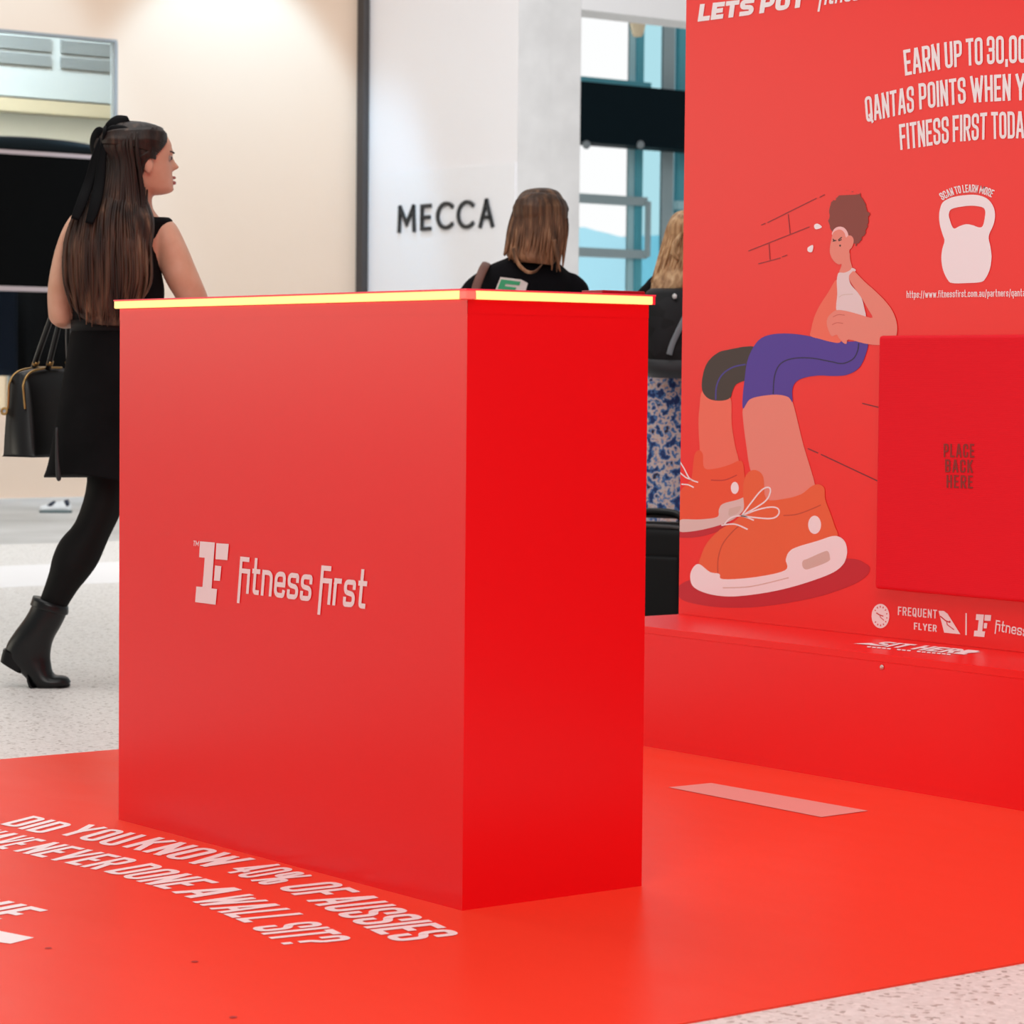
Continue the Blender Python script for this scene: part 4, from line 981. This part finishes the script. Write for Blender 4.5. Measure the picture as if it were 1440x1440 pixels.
# handbag on her left forearm
hb = thing('handbag', 'black leather handbag with gold zips hanging from the walking woman\'s left arm', 'handbag', A.p(40, 640, .2))
Ld = (A.right*.55+A.fw*.83).normalized(); Td = (A.right*.83-A.fw*.55).normalized(); UPZ = Vector((0, 0, 1))
bo = A.p(36, 642, .06)                       # near lower corner of the bag
TT = .092; LL = .27; HH = .265
bm = bmesh.new(); rr = []
for k in range(15):                          # lengthwise slices, domed top, bulging ends
    s = k/14; e = 1-abs(2*s-1)**6*.10; ring = []
    prof = [(-.5, .02), (-.46, 0), (.46, 0), (.5, .02), (.5, .45), (.45, .78), (.34, .93), (.15, 1), (-.15, 1), (-.34, .93), (-.45, .78), (-.5, .45)]
    prof = catmull(prof, 3, True)
    top = HH*(.93+.07*math.sin(PI*s))
    for x, z in prof: ring.append(bo+Ld*(s*LL)-Td*(TT/2)+Td*(x*TT*e*(1.42-.5*z))+UPZ*(z*top*(.9+.1*e)))
    rr.append(ring)
loft(bm, rr); build('bag_body', bm, mat('bag_leather', (18, 17, 17), .40, .35), hb, True)
gold = mat('gold_zip', (176, 140, 86), .35, metal=.8)
def bagpt(s, x, z): return bo+Ld*(s*LL)-Td*(TT/2)+Td*(x*TT*1.06*(1.42-.5*z))+UPZ*(z*HH*.96)
for x in (.30, -.30):
    bm = bmesh.new(); tube(bm, [bagpt(-.02, x*1.05, .55), bagpt(-.025, x, .72), bagpt(-.02, x, .86), bagpt(.10, x, .985), bagpt(.35, x, 1.035), bagpt(.6, x, 1.04)], .0036, 8); build('zip', bm, gold, hb, True)
bm = bmesh.new(); tube(bm, [bagpt(-.03, -.42+.10*math.cos(a), .52+.035*math.sin(a)) for a in [2*PI*j/10 for j in range(11)]], .004, 8); build('ring', bm, gold, hb, True)
hp = A.p(87, 443, .07)
for x, s0, s1 in ((.34, .36, .95), (-.34, .36, .95)):
    a_, b2 = bagpt(s0, x, 1.02), bagpt(s1, x, 1.03)
    top = hp+Vector((0, 0, .036))+Td*(x*.05)
    bm = bmesh.new(); tube(bm, [a_, a_+(top-a_)*.5-Ld*.012, top-Ld*.03+Vector((0, 0, -.02)), top, top+Ld*.03+Vector((0, 0, -.02)), b2+(top-b2)*.5+Ld*.012, b2], .0088, 8); h_ = build('handle', bm, leather, hb, True)
    for q, top_ in ((a_, top), (b2, top)):
        c_ = q+(top_-q).normalized()*.022; bm = bmesh.new(); tube(bm, [c_-(top_-q).normalized()*.007, c_+(top_-q).normalized()*.007], .0105, 12, 1); build('buckle', bm, gold, h_, True)
adopt(hb)

# ---- woman in the black top behind the counter
B = Fig(9.9)
w2p = thing('person', 'woman in black top seen from behind with shoulder length highlighted hair, beyond the counter', 'person', B.g(740, 0, 0))
O2 = B.p(763, 353); fwd2 = (B.right*.70+B.fw*.72).normalized()
bm = bmesh.new(); head(bm, O2, fwd2, 1.0, .205)
B.loft(bm, [(738, 335, 768, 335, .05, 0), (736, 352, 768, 352, .052, 0), (728, 364, 774, 364, .06, 0), (690, 380, 796, 382, .08, 0), (672, 410, 808, 412, .10, 0), (684, 480, 800, 480, .10, 0), (684, 540, 798, 540, .10, 0), (676, 590, 808, 590, .115, 0), (690, 640, 795, 640, .09, 0)])
for px, sgn in ((664, -1), (814, 1)):
    B.loft(bm, [(px-10-4*sgn, 396, px+10-4*sgn, 396, .036, 0), (px-17, 420, px+15, 420, .048, 0), (px-18+2*sgn, 480, px+14+2*sgn, 480, .043, 0), (px-15+2*sgn, 530, px+13+2*sgn, 530, .04, .02), (px-13+2*sgn, 575, px+10+2*sgn, 575, .032, .07), (px-10, 605, px+8, 605, .026, .10)])
    hand(bm, B.p(px, 606, .105), Vector((0, 0, -1))+B.fw*.35, -B.right*sgn, -sgn)
for px in (718, 766):
    q = [B.g(px, 0, .78), B.g(px, 0, .62), B.g(px+1, .01, .46), B.g(px+1, -.02, .28), B.g(px+1, 0, .09)]
    tube(bm, q, [.09, .08, .058, .052, .036], 14); f_ = (B.right*.4+B.fw).normalized()
    a_ = q[-1]; tube(bm, [a_-f_*.05-Vector((0, 0, .05)), a_+f_*.05-Vector((0, 0, .05)), a_+f_*.16-Vector((0, 0, .065))], [.034, .038, .022], 12)
fuse('body', bm, skin, w2p, .007, 2)
face_parts(O2, fwd2, 1.0, .205, w2p)
topm = ramp_noise(mat('black_top_cloth', (11, 11, 14), .85, .1), [(.3, (9, 9, 12)), (.7, (15, 14, 18))], 8)
bm = bmesh.new()
B.loft(bm, [(722, 357, 774, 357, .062, 0), (712, 363, 780, 364, .075, 0), (692, 371, 792, 375, .095, 0), (672, 383, 806, 389, .11, 0), (666, 400, 812, 404, .122, 0), (668, 440, 812, 440, .125, 0), (672, 520, 808, 520, .12, 0), (666, 600, 814, 600, .13, 0)], seg=40)
for px, sgn in ((666, -1), (812, 1)):
    B.loft(bm, [(px-6-10*sgn, 384, px+6-10*sgn, 384, .03, 0), (px-11-3*sgn, 393, px+11-3*sgn, 393, .046, 0), (px-16+1*sgn, 404, px+15+1*sgn, 404, .054, 0), (px-20+2*sgn, 420, px+17, 420, .056, 0), (px-20+2*sgn, 480, px+17+2*sgn, 480, .05, 0), (px-18+2*sgn, 530, px+16+2*sgn, 530, .046, .02), (px-16+2*sgn, 578, px+13+2*sgn, 578, .04, .07)])
fuse('top', bm, topm, w2p, .009, 3)
bm = bmesh.new()
for px in (718, 766):
    q = [B.g(px, 0, .82), B.g(px, 0, .62), B.g(px+1, .01, .46), B.g(px+1, -.01, .28), B.g(px+1, 0, .08)]; tube(bm, q, [.115, .10, .08, .075, .065], 16)
sphere(bm, B.g(742, 0, .82), .18, .12, .12)
fuse('trousers', bm, topm, w2p, .01, 3)
bm = bmesh.new()
for px in (719, 767):
    a_ = B.g(px, 0, .045); f_ = (B.right*.4+B.fw).normalized(); tube(bm, [a_-f_*.06, a_+f_*.05, a_+f_*.17-Vector((0, 0, .012))], [.042, .045, .03], 12, 4)
build('shoes', bm, black, w2p, True)
# hair
hm2 = rooted('brown_blonde_hair', [(.28, (44, 30, 22)), (.5, (74, 52, 38)), (.7, (120, 88, 64)), (.85, (170, 136, 106))], [(.28, (60, 40, 28)), (.45, (112, 76, 52)), (.6, (150, 106, 76)), (.8, (196, 158, 122))], 1.30, 1.58, 40)
bm = bmesh.new()
haircap(bm, O2, fwd2, 1.0, .205, [(0, 1.25), (.4, 1.1), (.6, .95), (.8, .6), (.88, .25), (.93, -.3), (1, -.3)], .05, .014, .022)
B.loft(bm, [(752, 264.5, 772, 264.5, .02, 0), (738, 268, 784, 269, .055, 0), (729, 277, 791, 279, .080, 0), (724, 291, 796, 293, .092, -.005), (720, 308, 796, 310, .096, -.01), (717, 325, 795, 327, .095, -.015), (714, 342, 790, 342, .09, -.03), (712, 354, 786, 354, .085, -.045), (716, 364, 782, 366, .075, -.06), (730, 370, 776, 374, .05, -.08)], k=4, seg=90, groove=.022, gk=19)
hr2 = build('hair', bm, hm2, w2p, True)
bm = bmesh.new()
for k in range(30):
    u = k/29; x0 = 745+u*32; x1 = 718+u*78; x2 = 709+u*82+random.uniform(-3, 3); ed = 2*u-1; dz = -.09*math.sqrt(max(.03, 1-ed*ed)); yb = 360+12*math.sin(u*9)**2+(14*u if u > .7 else 0)
    tube(bm, [B.p(x0, 268, dz*.5), B.p((x0+x1)/2+(-3 if u < .5 else 4), 288, dz*1.03), B.p(x1, 318, -.012+dz*1.06), B.p((x1+x2)/2, 345, -.035+dz), B.p(x2, yb, -.06+dz*.8)], [.004, .009, .010, .009, .003], 6, 4, .6)
tube(bm, [B.p(722, 352, -.14), B.p(728, 372, -.15), B.p(740, 384, -.155), B.p(752, 384, -.155), B.p(762, 374, -.15)], [.008, .009, .008, .006, .003], 6, 5, .7)
tube(bm, [B.p(778, 340, -.12), B.p(782, 362, -.13), B.p(787, 384, -.135)], [.012, .009, .003], 6, 5, .7)
build('hair_strands', bm, hm2, hr2, True)
# print on the back
bm = bmesh.new(); bm2 = bmesh.new()
def bpq(px, py, k): return B.p(px, py, -.130-.002*k)
prism(bm, [bpq(696, 412, 0), bpq(704, 391.5, 0), bpq(733, 395, 0), bpq(742, 400, 0), bpq(738, 414, 0)], B.fw*.006)
pt_ = build('back_print', bm, mat('patch_white', (222, 212, 208), .6), w2p)
prism(bm2, [bpq(700, 408, 1), bpq(705, 394.5, 1), bpq(732, 398, 1), bpq(730, 403, 1), bpq(711, 401, 1), bpq(710, 404, 1), bpq(726, 406, 1), bpq(724, 411, 1)], B.fw*.003)
build('print_mark', bm2, mat('patch_green', (48, 160, 108), .6), pt_)
adopt(w2p)
sb = thing('shoulder_bag', 'shoulder bag on a brown strap over the black top woman\'s left shoulder', 'bag', B.g(652, -.12, .55))
bm = bmesh.new(); tube(bm, [B.p(664, 440, -.150), B.p(670, 408, -.138), B.p(676, 390, -.126), B.p(682, 376, -.085), B.p(684, 371, 0), B.p(676, 384, .13), B.p(662, 440, .15)], .016, 10, 6, .3, side=B.right); build('strap', bm, mat('strap_brown', (112, 74, 64), .6), sb, True)
bm = bmesh.new(); B.loft(bm, [(634, 440, 690, 440, .03, -.20), (630, 460, 692, 460, .05, -.20), (628, 540, 694, 540, .06, -.20), (632, 556, 690, 556, .05, -.20)], n=.6); build('bag_body', bm, mat('bag_brown', (92, 60, 52), .5), sb, True); adopt(sb)

# ---- woman with the backpack beside the display wall
Cc = Fig(10.6)
w3p = thing('person', 'blonde woman in blue floral dress partly hidden by the display wall edge', 'person', Cc.g(962, 0, 0))
O3 = Cc.p(975, 377); fwd3 = (Cc.fw*.85+Cc.right*.5).normalized()
bm = bmesh.new(); head(bm, O3, fwd3, 1.0, .205)
Cc.loft(bm, [(955, 355, 984, 355, .05, 0), (953, 375, 985, 375, .052, 0), (946, 385, 990, 385, .06, 0), (925, 402, 1008, 402, .07, 0), (912, 440, 1018, 440, .10, 0), (915, 500, 1010, 500, .10, 0), (910, 560, 1016, 560, .11, 0), (920, 610, 1005, 610, .09, 0)])
for px, sgn in ((908, -1), (1020, 1)):
    Cc.loft(bm, [(px-5-3*sgn, 412, px+5-3*sgn, 412, .03, .02), (px-12, 436, px+13, 430, .045, .03), (px-12, 490, px+12, 490, .04, .04), (px-10, 540, px+10, 540, .036, .07), (px-8, 580, px+7, 580, .028, .11)])
    hand(bm, Cc.p(px, 581, .115), Vector((0, 0, -1))+Cc.fw*.35, -Cc.right*sgn, -sgn)
for px in (942, 982):
    q = [Cc.g(px, 0, .75), Cc.g(px, 0, .6), Cc.g(px, .01, .46), Cc.g(px, -.02, .28), Cc.g(px, 0, .09)]; tube(bm, q, [.085, .075, .056, .05, .035], 14)
    a_ = q[-1]; tube(bm, [a_-fwd3*.05-Vector((0, 0, .05)), a_+fwd3*.05-Vector((0, 0, .05)), a_+fwd3*.16-Vector((0, 0, .065))], [.034, .038, .022], 12)
fuse('body', bm, skin, w3p, .007, 2)
face_parts(O3, fwd3, 1.0, .205, w3p)
bm = bmesh.new()
Cc.loft(bm, [(940, 374, 996, 374, .065, 0), (920, 386, 1010, 386, .09, 0), (906, 402, 1022, 402, .11, 0), (904, 440, 1022, 440, .12, 0), (908, 500, 1016, 500, .12, 0), (906, 530, 1018, 530, .13, 0)], seg=36)
for px, sgn in ((908, -1), (1020, 1)):
    Cc.loft(bm, [(px-6-8*sgn, 396, px+8-8*sgn, 396, .035, .02), (px-13, 412, px+13, 412, .048, .025), (px-16, 430, px+16, 430, .052, .03), (px-15, 490, px+15, 490, .048, .04), (px-13, 545, px+13, 545, .044, .07)])
fuse('jacket', bm, topm, w3p, .009, 3)
flo = mat('floral_cloth', (150, 160, 190), .8, .2); N, L, b = nodes(flo)
tc = N.new('ShaderNodeTexCoord'); n1 = N.new('ShaderNodeTexNoise'); n1.inputs['Scale'].default_value = 34; n1.inputs['Detail'].default_value = 5; L.new(tc.outputs['Object'], n1.inputs['Vector'])
r_ = N.new('ShaderNodeValToRGB'); r_.color_ramp.interpolation = 'CONSTANT'; e = r_.color_ramp.elements
for _ in range(4): e.new(.5)
for k, (p, c) in enumerate(((0, (44, 62, 112)), (.41, (82, 118, 172)), (.48, (206, 192, 192)), (.545, (214, 176, 160)), (.58, (110, 142, 190)), (.64, (58, 50, 70)))): e[k].position = p; e[k].color = (*lin(c), 1)
L.new(n1.outputs['Fac'], r_.inputs['Fac']); L.new(r_.outputs['Color'], b.inputs['Base Color'])
bm = bmesh.new()
rg = Cc.rings([(908, 505, 1014, 505, .115, 0), (902, 540, 1018, 540, .13, 0), (896, 620, 1026, 620, .15, 0), (888, 720, 1034, 720, .17, 0), (884, 770, 1038, 770, .175, 0)], k=5, seg=56)
for i, r in enumerate(rg):
    f = i/len(rg); c = sum(r, Vector())/len(r)
    for j in range(56): r[j] = c+(r[j]-c)*(1+.05*f*math.sin(9*2*PI*j/56))
loft(bm, rg); build('dress', bm, flo, w3p, True)
hm3 = hairmat('blonde_hair', [(.28, (120, 84, 54)), (.45, (168, 128, 90)), (.6, (198, 160, 118)), (.8, (226, 196, 156))], 48)
bm = bmesh.new()
haircap(bm, O3, fwd3, 1.0, .205, [(0, 1.25), (.4, 1.1), (.6, .95), (.8, .6), (.88, .25), (.93, -.3), (1, -.3)], .05, .014, .022)
Cc.loft(bm, [(962, 295, 980, 295, .02, 0), (950, 299, 994, 300, .055, 0), (942, 309, 1002, 310, .08, 0), (937, 326, 1006, 328, .09, 0), (933, 345, 1006, 346, .092, -.02), (927, 366, 1004, 366, .088, -.06), (920, 386, 998, 388, .08, -.10), (914, 402, 985, 408, .055, -.14), (912, 412, 950, 416, .03, -.16)], k=4, seg=90, groove=.022, gk=19)
hr3 = build('hair', bm, hm3, w3p, True)
bm = bmesh.new()
for k in range(24):
    u = k/23; x0 = 955+u*32; x1 = 934+u*72; x2 = 914+u*84+random.uniform(-3, 3); ed = 2*u-1; dz = -.09*math.sqrt(max(.03, 1-ed*ed))
    tube(bm, [Cc.p(x0, 298, dz*.5), Cc.p((x0+x1)/2-2, 314, dz*1.02), Cc.p(x1, 340, -.02+dz*1.02), Cc.p((x1+x2)/2, 372, -.07+dz), Cc.p(x2, 402+random.uniform(-8, 8), -.12+dz*.6)], [.004, .009, .010, .009, .003], 6, 4, .6)
tube(bm, [Cc.p(956, 330, -.12), Cc.p(946, 346, -.15), Cc.p(944, 358, -.16), Cc.p(952, 366, -.15), Cc.p(962, 360, -.14)], [.008, .012, .012, .010, .004], 8, 5, .7)
build('hair_strands', bm, hm3, hr3, True); adopt(w3p)
bpk = thing('backpack', 'black backpack worn by the blonde woman beside the display wall edge', 'backpack', Cc.p(955, 525, -.25))
quil = ramp_noise(mat('backpack_nylon', (16, 16, 18), .6, .25), [(.35, (12, 12, 14)), (.65, (24, 24, 27))], 26, kind='v', bump=.4, dist=.01)
bm = bmesh.new()
Cc.loft(bm, [(912, 408, 990, 408, .03, -.21), (903, 416, 1000, 416, .07, -.22), (898, 440, 1006, 440, .09, -.23), (896, 480, 1008, 480, .10, -.235), (898, 512, 1006, 512, .095, -.235), (906, 525, 998, 525, .06, -.23)], n=.7, seg=40)
build('pack_body', bm, quil, bpk, True)
bm = bmesh.new(); Cc.loft(bm, [(896, 500, 1008, 500, .085, -.235), (895, 512, 1009, 514, .105, -.235), (900, 524, 1004, 528, .10, -.235), (912, 531, 994, 534, .06, -.23)], n=.7, seg=40); build('base_panel', bm, mat('pack_base', (40, 42, 46), .6), bpk, True)
bm = bmesh.new(); tube(bm, [Cc.p(957, 446, -.345), Cc.p(947, 466, -.345), Cc.p(938, 486, -.345), Cc.p(934, 500, -.345)], .011, 8, 4, .3, side=Cc.right); build('reflective_strap', bm, mat('strap_grey', (120, 126, 132), .5), bpk, True)
bm = bmesh.new(); sphere(bm, Cc.p(942, 420, -.312), .012, .006, .010, u=10, v=8); build('zip_pull', bm, mat('pull_white', (220, 220, 220), .4), bpk, True)
bm = bmesh.new(); 
for px in (932, 1000): tube(bm, [Cc.p(px, 414, -.16), Cc.p(px+2, 392, -.08), Cc.p(px+2, 390, .05), Cc.p(px, 430, .15), Cc.p(px-2, 500, .05), Cc.p(px-4, 515, -.15)], .02, 10, 5, .3, side=Cc.right)
build('shoulder_strap', bm, black, bpk, True); adopt(bpk)
# suitcase
Sx = Fig(9.7)
sc = thing('suitcase', 'black soft suitcase with upright grip standing behind the red bench end', 'suitcase', Sx.g(925, 0, 0))
th = -.5; ux = (Sx.right*math.cos(th)+Sx.fw*math.sin(th)); uy = UPZ.cross(ux); base = Sx.g(926, .05, 0)
RM = Matrix((ux, uy, UPZ)).transposed().to_4x4()
def sbox(lo, hi, bev): 
    bm = bmesh.new(); box(bm, lo, hi, bev, None, 4); bmesh.ops.transform(bm, matrix=Matrix.Translation(base) @ RM, verts=bm.verts); return bm
zt_ = .928-(740-533)*9.7/3885
build('shell', sbox((-.19, -.12, .05), (.19, .12, zt_), .035), mat('suitcase_nylon', (12, 12, 13), .6, .2), sc, True)
for y in (-.10, .10):
    bm = bmesh.new(); pts = []
    for a, b2 in ((-.175, .10), (-.175, zt_-.05), (-.14, zt_-.012), (.14, zt_-.012), (.175, zt_-.05), (.175, .10)): pts.append(base+ux*a*1.06+uy*y*1.05+UPZ*(b2+.01))
    tube(bm, pts, .006, 8, 5); build('piping', bm, mat('piping_grey', (58, 54, 54), .5), sc, True)
build('front_pocket', sbox((-.15, -.145, .10), (.15, -.11, zt_-.10), .015), mat('suitcase_nylon', (12, 12, 13), .6, .2), sc, True)
bm = bmesh.new(); tube(bm, [base+ux*a+UPZ*z for a, z in ((-.10, zt_-.01), (-.09, zt_+.03), (-.05, zt_+.045), (.05, zt_+.045), (.09, zt_+.03), (.10, zt_-.01))], .014, 10, 5); build('grip', bm, leather, sc, True)
bm = bmesh.new()
for a in (-.13, .10): tube(bm, [base+ux*a+uy*.06+UPZ*(zt_-.02), base+ux*a+uy*.06+UPZ*(zt_+.028)], .012, 10, 1)
tube(bm, [base+ux*-.15+uy*.06+UPZ*(zt_+.035), base+ux*.12+uy*.06+UPZ*(zt_+.035)], .014, 10, 1)
build('pull_handle', bm, mat('handle_steel', (170, 165, 165), .3, metal=.7), sc, True)
for a in (-.14, .14):
    for y in (-.08, .08):
        bm = bmesh.new(); c = base+ux*a+uy*y+UPZ*.028; tube(bm, [c-uy*.012, c+uy*.012], .027, 16, 1); build('wheel', bm, black, sc, True)
adopt(sc)
# sneaker by the cream wall
sn = on_z(78, 721)
sh = thing('sneaker', 'white and navy sneaker on the floor at the foot of cream wall', 'shoe', sn)
K = Fig((sn-CAM).dot(FW))
bm = bmesh.new(); K.loft(bm, [(56, 714, 56.5, 719, .02), (58, 711, 59, 720, .035), (66, 709, 66, 720, .042), (78, 706, 78, 720, .042), (90, 704, 90, 720, .04), (97, 707, 98, 720, .035), (100, 711, 100, 719, .02)]); build('upper', bm, mat('sneaker_white', (226, 230, 232), .5), sh, True)
bm = bmesh.new(); K.loft(bm, [(56, 717.5, 56, 721, .02), (60, 717.5, 60, 721.2, .045), (78, 717.5, 78, 721.2, .05), (94, 717.5, 94, 721.2, .045), (101, 717.5, 101, 721, .02)], n=.7); build('sole', bm, mat('sneaker_sole', (90, 110, 112), .6), sh, True)
bm = bmesh.new(); K.loft(bm, [(66, 712, 72, 706, .046), (68, 713, 76, 704, .048), (72, 713, 79, 706, .047)], k=1); K.loft(bm, [(90, 704, 96, 702, .044), (93, 712, 99, 711, .043)], k=1); build('side_stripe', bm, mat('sneaker_navy', (30, 42, 62), .5), sh, True)
adopt(sh)
